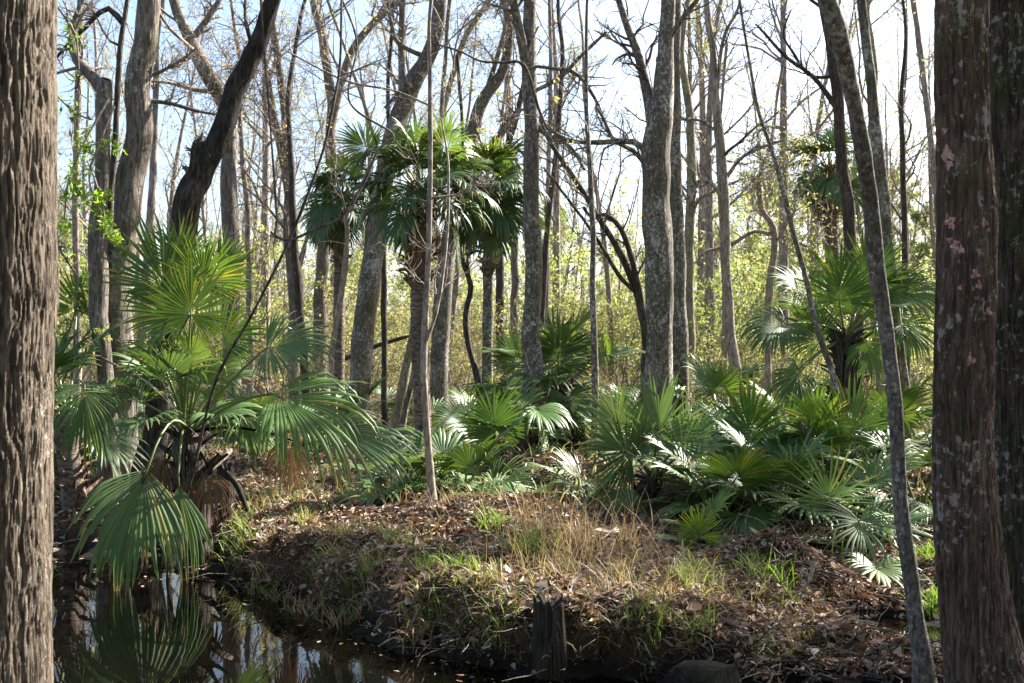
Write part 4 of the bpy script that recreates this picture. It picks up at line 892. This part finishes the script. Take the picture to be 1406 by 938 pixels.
# ------------------------------------------------------------------ vines and tangles
def stem_thing(name, label, cat, pts, d, mat, twigs=0, key=0, group=None, twigmat='twig_dark', snap=False, step=.06):
    P, R = path3(pts, d, snap=snap, dz=.05); P, R = resample(P, R, step); rng = np.random.default_rng(key + 5000)
    g0 = P[0].copy(); a = Acc(); trunk_mesh(a, P, R, 7, key, .12)
    if not twigs:
        return tag(a.obj(name, M[mat], origin=g0), label, cat, group)
    root = empty(name, g0, label, cat, group); a.obj('stem', M[mat], root)
    b, r = grow(rng, P[None], R[None], twigs, .16, (.4, 1.1), .0, 6, .5, .2, .25); b2, r2 = grow(rng, b, r, 4, .5, (.4, 1.), .0, 4, .6, .1, .3)
    c = Acc(); tubes(c, b, r, 4); tubes(c, b2, r2, 3); c.obj('twigs', M[twigmat], root)['kind'] = 'stuff'
    return root
stem_thing('liana', 'long dark liana slanting up past the sunlit palm fans into the canopy', 'vine',
           [(232, 760, 4), (262, 660, 4), (296, 525, 4), (347, 430, 4), (398, 328, 4), (441, 215, 4), (458, 143, 4), (467, 85, 4), (469, 0, 3), (472, -60, 3)], [9.9, 9.6, 9.3, 9.2, 9.2, 9.2, 9.3, 9.4, 9.5, 9.6], 'bark_dark', 5, 1, snap=True)
stem_thing('liana', 'thin looping liana hanging between the long dark liana and the leaning trunk', 'vine',
           [(358, 0, 3), (362, 60, 3), (380, 300, 3), (372, 318, 4), (395, 330, 4), (430, 316, 4), (470, 296, 4), (500, 250, 4), (520, 205, 3), (540, 185, 3), (480, 140, 3), (490, 60, 3), (470, 0, 3)], 11.6, 'twig_dark', 6, 2)
stem_thing('liana', 'curling vine crossing from the straight brown-grey trunk to the slim sapling', 'vine',
           [(596, 60, 3), (630, 70, 3), (660, 84, 3), (690, 86, 4), (720, 90, 4), (740, 150, 4), (752, 178, 4)], 12.5, 'twig_dark', 6, 3)

def tangle(label, cx, cy, d, sx, sz, n, cols, key, nleaf=200, group=None, thick=.006):
    rng = np.random.default_rng(key); c0 = px(cx, cy, d); n = int(n * .55); sx *= 1.35; sz *= 1.3; thick *= .75; P = np.zeros((n, 9, 3))
    P[:, 0] = c0 + rng.normal(size=(n, 3)) * np.array((sx, sx * .7, sz)) * .5; dd = nrm(rng.normal(size=(n, 3)) - UP * .2)
    for k in range(1, 9):
        dd = nrm(dd + rng.normal(size=(n, 3)) * .4 + (c0 - P[:, k - 1]) * .12); P[:, k] = P[:, k - 1] + dd * rng.uniform(.06, .16, (n, 1))
    root = empty('vine_tangle', c0, label, 'vine', group); a = Acc(); tubes(a, P, np.full((n, 9), thick) * rng.uniform(.4, 1.3, (n, 1)), 3); tag(a.obj('stems', M['twig'], root), kind='stuff')
    if nleaf:
        q = P.reshape(-1, 3); pos = q[rng.integers(0, len(q), nleaf)]; f = Acc(); leaves(f, rng, pos, np.full(nleaf, .06), np.array(cols)[rng.integers(0, len(cols), nleaf)]); tag(f.obj('foliage', M['leaf'], root, smooth=False), kind='stuff')
    return root
tangle('brown dried vine tangle caught in the fork of the grey trunk', 318, 95, 19.5, .95, .85, 750, TAN, 51, 500)
tangle('wispy tan vine curtain hanging behind the looping liana', 410, 190, 24, 1.0, 1.0, 420, TAN + OLIVE, 52, 500)
tangle('grey mossy vine mass high in the dark trunk bending right', 665, 60, 22.2, 1.0, .9, 480, TAN + OLIVE, 53, 300)
tangle('hanging grey-green moss clump by the crooked brown stem', 1065, 225, 19.6, .45, .5, 330, OLIVE, 54, 700)
tangle('mossy tuft above the yellow brush near the hanging moss clump', 1100, 315, 21, .4, .35, 200, OLIVE, 55, 400)

# bright leafy vine on the snag at the left
def leafy(label, paths, d, key, nleaf, size, cols, name='leafy_vine'):
    rng = np.random.default_rng(key); c0 = px(*paths[0][0][:2], d); root = empty(name, c0, label, 'vine'); a = Acc(); f = Acc()
    for pts in paths:
        P, R = path3(pts, d, snap=False); P[:, 1] += .25 * noise(np.arange(len(P)) * .9, key); P, R = resample(P, R, .06); st = Acc(); trunk_mesh(st, P, R, 5, key, .1); st.obj('stem', M['twig'], root)
        b, r = grow(rng, P[None], R[None], 14, .22, (.5, 1.3), -.05, 6, .6, .1, .3); b2, r2 = grow(rng, b, r, 3, .5, (.4, 1.), -.05, 4, .6, .1, .3); tubes(a, b, r, 3); tubes(a, b2, r2, 3)
        q = b2.reshape(-1, 3); pos = q[rng.integers(0, len(q), nleaf)] + rng.normal(size=(nleaf, 3)) * .02
        leaves(f, rng, pos, np.full(nleaf, size), np.array(cols)[rng.integers(0, len(cols), nleaf)] * rng.uniform(.7, 1.3, (nleaf, 1)), droop=.6, aspect=.42)
    a.obj('twigs', M['twig'], root)['kind'] = 'stuff'; tag(f.obj('foliage', M['leaf'], root, smooth=False), kind='stuff')
BR = [(.22, .36, .04), (.30, .42, .06), (.14, .25, .03)]
leafy('bright yellow-green leafy vine spilling down the broken snag', [[(140, 130, 3), (118, 190, 3), (100, 250, 3), (92, 300, 2)], [(148, 140, 3), (135, 200, 3), (128, 250, 3), (150, 310, 2)], [(120, 240, 3), (140, 280, 3), (150, 305, 2), (158, 325, 2)]], 11.6, 61, 200, .07, BR)
leafy('small-leaved bush leaning out beside the massive pale trunk', [[(78, 560, 4), (95, 480, 3), (120, 450, 3), (150, 470, 2)], [(80, 520, 4), (88, 440, 3), (100, 400, 3)], [(80, 330, 3), (95, 380, 3), (110, 420, 2)]], 12.6, 62, 170, .07, GREEN + OLIVE)
leafy('sprig of fresh leaves high beside the massive pale trunk', [[(84, 10, 3), (95, 40, 3), (100, 90, 2)], [(82, 130, 3), (95, 150, 3), (118, 160, 2)]], 11.4, 63, 60, .06, GREEN)

# ------------------------------------------------------------------ ground litter, grass, wood
rl = np.random.default_rng(31)
def scatter_xy(n, fn):
    out = []
    while sum(map(len, out)) < n:
        d = rl.uniform(6.0, 26, n * 3) ; d = 6.0 + (d - 6.0) * rl.random(n * 3) ** .9
        x = rl.uniform(-.53, .53, n * 3) * d; z = ground(x, d); k = (z > .015) & fn(x, d, z) & (rl.random(n * 3) < np.clip(11 / d, .15, 1) ** 1.2)
        out.append(np.stack([x, d, z], 1)[k])
    return np.concatenate(out)[:n]
PAL = .85 * np.array([(.26, .145, .085), (.34, .22, .14), (.44, .33, .235), (.50, .40, .31), (.17, .095, .058), (.32, .17, .10), (.55, .47, .39)])
nl = 140000
p = scatter_xy(nl, lambda x, y, z: (noise(x * 1.3, y * 1.3, 4) > -.8) & ((z > np.where(x < 1.2, .24, .03)) | (rl.random(len(x)) < .10)))
a = Acc()
d = rl.normal(size=(nl, 3)); d[:, 2] *= .45; d = nrm(d); s = nrm(np.cross(d, UP[None] + rl.normal(size=(nl, 3)) * .55)); nn_ = np.cross(s, d)
L = (.03 + .09 * rl.random(nl) ** 1.7 * np.clip(p[:, 1] / 10, .8, 1.6))[:, None]; asp = rl.uniform(.25, .6, (nl, 1)); m0 = p + UP * (rl.uniform(0.004, .03, nl))[:, None]
V = np.stack([m0 - d * L * .5, m0 + s * L * asp * .5 + nn_ * L * .18, m0 + d * L * .5, m0 - s * L * asp * .5 + nn_ * L * .18], 1); k = np.arange(nl)[:, None] * 4
a.add(V, None, np.stack([k + np.array((0, 1, 2)), k + np.array((0, 2, 3))], 1).reshape(-1, 3), col=np.repeat(PAL[rl.integers(0, 7, nl)] * rl.uniform(.6, 1.25, (nl, 1)), 4, 0))
nl2 = 3600; p = scatter_xy(nl2, lambda x, y, z: z > .06); sz = .06 + .11 * rl.random(nl2) ** 2; d2 = rl.normal(size=(nl2, 3)); d2[:, 2] *= .35; d2 = nrm(d2); s2 = nrm(np.cross(d2, UP[None] + rl.normal(size=(nl2, 3)) * .5)); n2_ = np.cross(s2, d2); m0 = p + UP * rl.uniform(.012, .04, nl2)[:, None]; Lz = sz[:, None]; asp = rl.uniform(.2, .65, (nl2, 1)); cu = rl.uniform(-.1, .35, (nl2, 1))
V = np.stack([m0 - d2 * Lz * .5 + n2_ * Lz * cu * .6, m0 - d2 * Lz * .15 + s2 * Lz * asp * .5 + n2_ * Lz * cu, m0 + d2 * Lz * .2 + s2 * Lz * asp * .38 + n2_ * Lz * cu, m0 + d2 * Lz * .5 + n2_ * Lz * cu * .8, m0 + d2 * Lz * .2 - s2 * Lz * asp * .38 + n2_ * Lz * cu, m0 - d2 * Lz * .15 - s2 * Lz * asp * .5 + n2_ * Lz * cu, m0], 1); k = np.arange(nl2)[:, None] * 7
a.add(V, None, np.stack([k + np.array((6, i, (i + 1) % 6)) for i in range(6)], 1).reshape(-1, 3), col=np.repeat(PAL[rl.integers(0, 7, nl2)] * rl.uniform(.5, 1.25, (nl2, 1)), 7, 0))
tag(a.obj('leaf_litter', M['litter'], smooth=False), 'brown and tan fallen leaves covering the bank', 'leaves', kind='stuff')
fx = rl.uniform(-4.5, 2.5, 900); fy = np.interp(fx, WX, WY) - np.abs(rl.normal(size=900)) * .35; kk = (ground(fx, fy) < -.03) & (fy > 6); fp = np.stack([fx, fy, np.full(900, .004)], 1)[kk][:150]
a = Acc(); leaves(a, rl, fp, np.full(len(fp), .06), PAL[rl.integers(0, 7, len(fp))]); v_ = a.v[0]; v_[:, 2] = .004 + np.abs(v_[:, 2] - .004) * .12; tag(a.obj('floating_leaves', M['litter'], smooth=False), 'small brown leaves floating along the edge of the dark water', 'leaves', kind='stuff')
# twigs lying about
nt_ = 2600; p = scatter_xy(nt_, lambda x, y, z: z > .03)
P = np.zeros((nt_, 5, 3)); P[:, 0] = p + UP * .01; dd = rl.normal(size=(nt_, 3)); dd[:, 2] = np.abs(dd[:, 2]) * .25; dd = nrm(dd); Lh = rl.uniform(.1, .5, nt_)
for k in range(1, 5):
    dd = dd + rl.normal(size=(nt_, 3)) * .22; dd[:, 2] *= .5; dd = nrm(dd); P[:, k] = P[:, k - 1] + dd * (Lh / 4)[:, None]
    P[:, k, 2] = np.maximum(P[:, k, 2], ground(P[:, k, 0], P[:, k, 1]) + .006)
a = Acc(); tubes(a, P, np.linspace(1, .5, 5)[None] * rl.uniform(.002, .007, (nt_, 1)), 4)
tag(a.obj('fallen_twigs', M['dead_wood'], smooth=True), 'thin dead twigs strewn over the bank', 'twigs', kind='stuff')

def blades(acc, rng, base, h, cols, spread=.35, droop=.6, wid=.006, K=5, dirs=None):
    n = len(base); az = rng.uniform(0, 6.28, n); u = np.stack([np.cos(az), np.sin(az), 0 * az], 1)
    d = nrm(UP + u * (spread * rng.uniform(.2, 1.4, n))[:, None]); side = nrm(np.cross(d, u + rng.normal(size=(n, 3)) * .5))
    H = h * rng.uniform(.5, 1.2, n); C = np.zeros((n, K, 3)); C[:, 0] = base; dr = droop * rng.uniform(.3, 1.7, n)
    for k in range(1, K):
        d = nrm(d + (u * .5 - UP * .8) * (dr * (k / K) ** 1.5)[:, None]); C[:, k] = C[:, k - 1] + d * (H / (K - 1))[:, None]
    W = (wid * rng.uniform(.6, 1.3, n))[:, None] * np.array([.8, 1, .8, .5, .08])[None, :K]
    V = np.stack([C - side[:, None] * W[..., None], C + side[:, None] * W[..., None]], 2); b = (np.arange(n) * K * 2)[:, None] + (np.arange(K - 1) * 2)[None]
    c = np.array(cols)[rng.integers(0, len(cols), n)] * rng.uniform(.75, 1.25, (n, 1))
    acc.add(V, np.stack([b, b + 1, b + 3, b + 2], -1).reshape(-1, 4), col=np.repeat(c, K * 2, 0))
GG = [(.14, .20, .05), (.20, .27, .07), (.10, .15, .035), (.26, .26, .09)]; BG = [(.22, .36, .04), (.28, .40, .06), (.17, .28, .035)]; DG = [(.33, .235, .145), (.42, .32, .21), (.26, .17, .10), (.30, .20, .12)]
def at_ground(x, y):
    """pixel -> point on the ground"""
    d = np.arange(6.0, 40, .02); xs = (x - 703.0) / FPX * d; zs = CAMZ + (HZ - y) / FPX * d
    k = int(np.argmax(zs <= ground(xs, d))); return px(x, y, d[k])
TUFTS = [(332, 765, 60, .34, GG), (445, 770, 50, .22, GG), (488, 818, 90, .26, GG), (470, 740, 60, .22, DG + GG), (590, 785, 50, .24, GG), (600, 838, 26, .2, BG), (640, 785, 40, .22, BG), (676, 728, 60, .24, BG), (728, 762, 160, .30, GG), (585, 742, 36, .16, GG + DG), (880, 875, 50, .2, GG), (905, 850, 40, .2, GG), (1035, 792, 60, .27, GG), (1072, 802, 24, .28, BG), (985, 812, 26, .2, GG), (1060, 905, 30, .16, GG + BG), (1270, 768, 80, .20, BG), (1284, 838, 90, .24, BG), (540, 745, 60, .2, GG), (850, 800, 60, .24, GG + DG), (770, 790, 60, .25, GG + DG), (420, 722, 60, .22, GG + DG), (690, 860, 24, .2, GG), (1128, 905, 20, .12, GG), (320, 745, 40, .25, BG), (940, 800, 40, .22, GG), (1200, 800, 16, .1, GG)]
TL = ['tall grass tuft at the bank corner below the big drooping palm', 'short grass tuft in the litter below the big sunlit fans', 'dense grass tuft overhanging the dark bank and water', 'straw-mixed grass tuft behind the overhanging tuft', 'grass tuft on the front slope of the sapling mound',
      'small bright tuft low on the dark bank face', 'bright spindly tuft on the flank of the sapling mound', 'bright tuft between the sapling mound and the dry grass', 'largest rounded green tuft beside the standing dry grass', 'sparse tuft at the foot of the slim mound sapling',
      'grass tuft on the bank between the upright stump and the mossy log', 'grass tuft above the mossy log in the leaf litter', 'upright grass tuft in front of the brown root heap', 'tall thin bright blades beside the brown root heap', 'thin tuft between the dry grass and the brown root heap',
      'low tuft near the knobbly root end', 'glowing yellow-green tuft behind the puddle by the red brown trunk', 'glowing yellow-green tuft overhanging the puddle edge', 'grass tuft behind the sapling mound towards the big fans', 'mixed green and straw tuft within the dry grass', 'mixed tuft at the foot of the standing dry grass',
      'straw-mixed tuft near the broken dark stump', 'thin tuft on the bank just beside the upright stump', 'tiny tuft beside the knobbly root end', 'bright tuft behind the tall bank-corner tuft', 'tuft below the bright yellow-green palmetto shoot', 'tiny tuft alone on the litter flat by the puddle']
rt = np.random.default_rng(19)
TUFTS = TUFTS + [(rt.uniform(330, 1120), rt.uniform(735, 890), int(rt.uniform(14, 50)), rt.uniform(.12, .26), (GG, GG + DG, DG)[k % 3]) for k in range(34)]
for k, (x, y, n, h, cols) in enumerate(TUFTS):
    rng = np.random.default_rng(7000 + k); n = int(n * 1.5); q = at_ground(x, y); b = q + rng.normal(size=(n, 3)) * np.array((.05, .05, 0)) * (1 + n / 200); b[:, 2] = ground(b[:, 0], b[:, 1]) - .01; b = b[b[:, 2] > -.06]
    a = Acc(); blades(a, rng, b, h, cols, .5, .6, .0038); a_o = a.obj('grass_tuft', M['grass'], origin=np.array((q[0], q[1], gz(q[0], q[1]))), smooth=False)
    if k >= len(TL): tag(a_o, 'loose grass sprig among the fallen leaves of the bank', 'grass', 'loose grass sprigs on the bank'); continue
    tag(a_o, TL[k], 'grass', 'glowing grass tufts by the puddle' if cols is BG and x > 1200 else 'green grass tufts on the bank')
# dry grass swathes
a = Acc(); rg = np.random.default_rng(41)
def swath(cx, cy, sx, sy, n, h, cols, spread, droop, wid=.0026):
    n = int(n * .7); q = at_ground(cx, cy); b = np.stack([rg.normal(q[0], sx, n), rg.normal(q[1], sy, n), np.zeros(n)], 1); b[:, 2] = ground(b[:, 0], b[:, 1]) - .01; b = b[b[:, 2] > .05]; blades(a, rg, b, h, cols, spread, droop, wid)
swath(795, 765, .35, .35, 420, .55, DG, .35, .5); swath(740, 735, .15, .2, 120, .5, DG, .25, .4); swath(840, 800, .45, .4, 420, .32, DG, .6, .9); swath(930, 800, .45, .35, 420, .26, DG, .7, 1.0)
swath(800, 830, .6, .35, 380, .22, DG + GG, .7, 1.0); swath(400, 760, .45, .3, 700, .24, DG, .7, 1.1); swath(480, 790, .4, .3, 420, .22, DG + GG, .6, 1.0); swath(370, 690, .7, .8, 1200, .26, DG + GG, .6, .8); swath(660, 690, .6, .5, 400, .3, DG, .5, .7)
swath(430, 665, 1.0, 1.0, 900, .3, DG + GG, .5, .7); swath(640, 870, .4, .25, 300, .26, DG, .9, 1.4); swath(690, 900, .3, .1, 200, .26, DG, 1.0, 1.6); swath(880, 900, .6, .2, 300, .18, DG, .9, 1.4); swath(1010, 830, .4, .3, 200, .16, DG, .8, 1.2)
swath(820, 830, .8, .4, 380, .22, GG + DG, .8, 1.1, .0028); swath(450, 760, .8, .5, 620, .22, GG + DG, .8, 1.0, .0028); swath(1050, 840, .6, .4, 200, .15, GG + DG, .8, 1.0, .0028)
for bx, by in [(330, 790), (380, 805), (430, 825), (480, 850), (530, 868), (580, 880), (630, 888), (680, 880), (700, 895), (820, 890), (860, 885), (920, 895), (990, 880)]:
    swath(bx, by, .16, .10, 55, .28, DG[1:3] + [(.12, .085, .05), (.10, .08, .04)], .9, 1.9, .004)
tag(a.obj('dry_grass', M['grass'], smooth=False), 'tan dry grass lying and standing over the bank', 'grass', kind='stuff')
# ground cover further back
a = Acc(); nb = 16000; dd = rg.uniform(11, 30, nb); x = rg.uniform(-.53, .53, nb) * dd; z = ground(x, dd); kk = (z > .12) & (noise(x * .5, dd * .5, 9) > -.1); b = np.stack([x, dd, z], 1)[kk]
blades(a, rg, b, .28, GG + DG + OLIVE, .6, .7, .009); tag(a.obj('ground_cover', M['grass'], smooth=False), 'mixed low grass and weeds between the trunks', 'grass', kind='stuff')

# stumps, logs, roots, sticks
def stump(label, x, y_top, y_base, d, wpx, mat, key, tilt=0., ragged=.05, name='tree_stump'):
    Pb = px(x, y_base, d); Pt = px(x + tilt, y_top, d); g = min(gz(Pb[0], d), Pb[2]) - .25; r = wpx / 2 * d / FPX; K, S = 26, 40
    rng = np.random.default_rng(key); t = np.linspace(0, 1, K); P = np.stack([Pb[0] + (Pt[0] - Pb[0]) * t, np.full(K, d), g + (Pt[2] - g) * t], 1); R = r * (1 + .45 * (1 - t) ** 2.5 + .05 * np.sin(t * 9 + key)); A = np.arange(S) / S * 2 * np.pi
    rid = 1 + .07 * noise(np.cos(A) * 5 + key, np.sin(A) * 5)[None] + .04 * noise(np.cos(A)[None] * 12, np.sin(A)[None] * 12, t[:, None] * 1.5)
    V = np.stack([P[:, 0, None] + R[:, None] * rid * np.cos(A)[None], P[:, 1, None] + R[:, None] * rid * np.sin(A)[None], P[:, 2, None] + 0 * A[None]], -1)
    V[-1, :, 2] += ragged * noise(np.cos(A) * 3.3, np.sin(A) * 3.3, key); V[-2, :, 2] += ragged * .5 * noise(np.cos(A) * 3.3, np.sin(A) * 3.3, key)
    inner = V[-1] * .0 + V[-1]; inner[:, :2] = P[-1, :2] + (V[-1][:, :2] - P[-1, :2]) * .7; inner[:, 2] -= .03; c = inner.mean(0) - np.array((0, 0, .03))
    a = Acc(); bb = (np.arange(K) * S)[:, None]; s0 = np.arange(S)[None]; s1 = (s0 + 1) % S; VV = np.concatenate([V.reshape(-1, 3), inner, [c]])
    q = np.stack([bb + s0, bb + s1, bb + S + s1, bb + S + s0], -1).reshape(-1, 4); n0 = K * S
    a.add(VV, q, [(n0 + k, n0 + (k + 1) % S, n0 + S) for k in range(S)])
    return tag(a.obj(name, M[mat], origin=np.array((Pb[0], d, g + .1))), label, 'stump')
stump('upright weathered cypress-like stump standing at the water edge', 757, 824, 925, 6.8, 44, 'rot', 3, -4, .05)
stump('broken dark stump standing in the dry grass behind the big palm', 306, 642, 695, 11.9, 24, 'rot', 8, 4, .10)
def log(label, pts, d, mat, key, S=24, name='log', cat='log', rough=.08):
    P, R = path3(pts, d, snap=False); P, R = resample(P, R, .05); a = Acc(); V = trunk_mesh(a, P, R, S, key, rough)
    K = len(P)
    for ring, c, off in ((0, P[0], 0), (K - 1, P[-1], (K - 1) * S)):
        a.add(np.concatenate([V[ring], [c]]), None, [((k + 1) % S, k, S) if ring == 0 else (k, (k + 1) % S, S) for k in range(S)])
    return tag(a.obj(name, M[mat], origin=P[0].copy()), label, cat)
log('rounded mossy log half sunk at the edge of the dark bank', [(930, 945, 62), (965, 941, 70), (1000, 947, 66)], [6.75, 6.55, 6.4], 'rot', 4)
log('dead slab leaning against the broken dark stump', [(310, 648, 7), (326, 668, 9), (340, 702, 6)], [11.75, 11.75, 11.7], 'rot', 5, 6)
log('knobbly root end poking from the bank near the mossy log', [(1118, 898, 20), (1104, 902, 26), (1098, 918, 18), (1095, 940, 14)], [7.0, 6.9, 6.85, 6.8], 'dead_wood', 6, 14, 'root_stub', 'root')
for k, (lab, pts, d, mat) in enumerate([
    ('pale forked stick standing against the root heap', [(1118, 770, 5), (1110, 800, 5), (1100, 815, 5), (1110, 842, 4)], [8.3, 8.3, 8.25, 8.0], 'bark_pale'),
    ('red-brown stick leaning through the broad palmetto', [(1155, 660, 9), (1125, 625, 9), (1108, 596, 8), (1098, 580, 6)], [11.4, 11.4, 11.4, 11.4], 'bark_red'),
    ('pale dead stick jutting from the big palm toward the stout grey trunk', [(236, 548, 4), (205, 530, 4), (170, 508, 4), (141, 492, 3)], [11.0, 11.0, 11.0, 11.0], 'bark_grey'),
    ('bent pale twig reaching over the dark water', [(560, 868, 3), (568, 850, 3), (578, 832, 3)], [7.55, 7.5, 7.5], 'bark_pale'),
    ('arched pale twig lying along the dark water edge', [(520, 888, 3), (540, 876, 3), (556, 880, 3), (570, 890, 3), (590, 882, 3)], [7.4, 7.4, 7.4, 7.4, 7.5], 'bark_pale'),
    ('dead stick across the litter at the foot of the big palm', [(270, 660, 7), (300, 635, 7), (318, 618, 6)], [10.6, 10.8, 11.0], 'bark_tan'),
    ('grey branch lying along the far shore beside the massive pale trunk', [(72, 648, 6), (100, 652, 7), (140, 660, 6)], [12.6, 12.7, 12.8], 'dead_wood'),
    ('dark fallen limb slanting behind the long leaning trunk', [(455, 498, 6), (480, 490, 7), (520, 474, 6), (560, 462, 5), (590, 455, 4)], [23, 23, 23, 23, 23], 'bark_dark')]):
    stem_thing('fallen_stick', lab, 'stick', pts, d, mat, 0, 90 + k)
# root mats: curved roots at the dark foot of the bank
rr_ = np.random.default_rng(88)
def roots(label, x0, x1, y0, y1, n, key):
    c0 = at_ground((x0 + x1) / 2, min((y0 + y1) / 2, 925)); root = empty('root_mass', c0, label, 'roots'); rng = np.random.default_rng(key); a = Acc(); n = int(n * .6); P = np.zeros((n, 9, 3))
    for i in range(n):
        q = at_ground(rng.uniform(x0, x1), min(rng.uniform(y0, y1), 935)); P[i, 0] = q + np.array((0, 0, -.01)); 
    dd = nrm(rng.normal(size=(n, 3)) * np.array((1, .6, .25)) + np.array((.2, -.3, .2)))
    for k in range(1, 9):
        dd = nrm(dd + rng.normal(size=(n, 3)) * .25 - UP * .09); P[:, k] = P[:, k - 1] + dd * rng.uniform(.03, .09, (n, 1)); P[:, k, 2] = np.maximum(P[:, k, 2], ground(P[:, k, 0], P[:, k, 1]) - .005)
    tubes(a, P, np.linspace(1, .4, 9)[None] * rng.uniform(.003, .013, (n, 1)), 5); tag(a.obj('roots', M['rot' if key in (2, 5) else 'root'], root), kind='stuff')  # bank-front roots take the dark wood, standing in for the bank's shadow
roots('tangled bare roots along the foot of the bank beside the leaning sapling', 1040, 1260, 885, 935, 90, 1)
roots('stringy roots hanging from the undercut bank beside the upright stump', 560, 740, 850, 925, 60, 2)
roots('brown root and frond heap in front of the star-shaped fan', 1015, 1135, 720, 790, 130, 3)
roots('dark brown root heap under the straight brown-grey trunk', 690, 800, 630, 690, 130, 4)
roots('matted roots round the foot of the mossy log', 860, 1050, 880, 935, 60, 5)
print('tris', sum(len(m.loops) - 2 * len(m.polygons) for m in bpy.data.meshes), 'objs', len(bpy.data.objects))
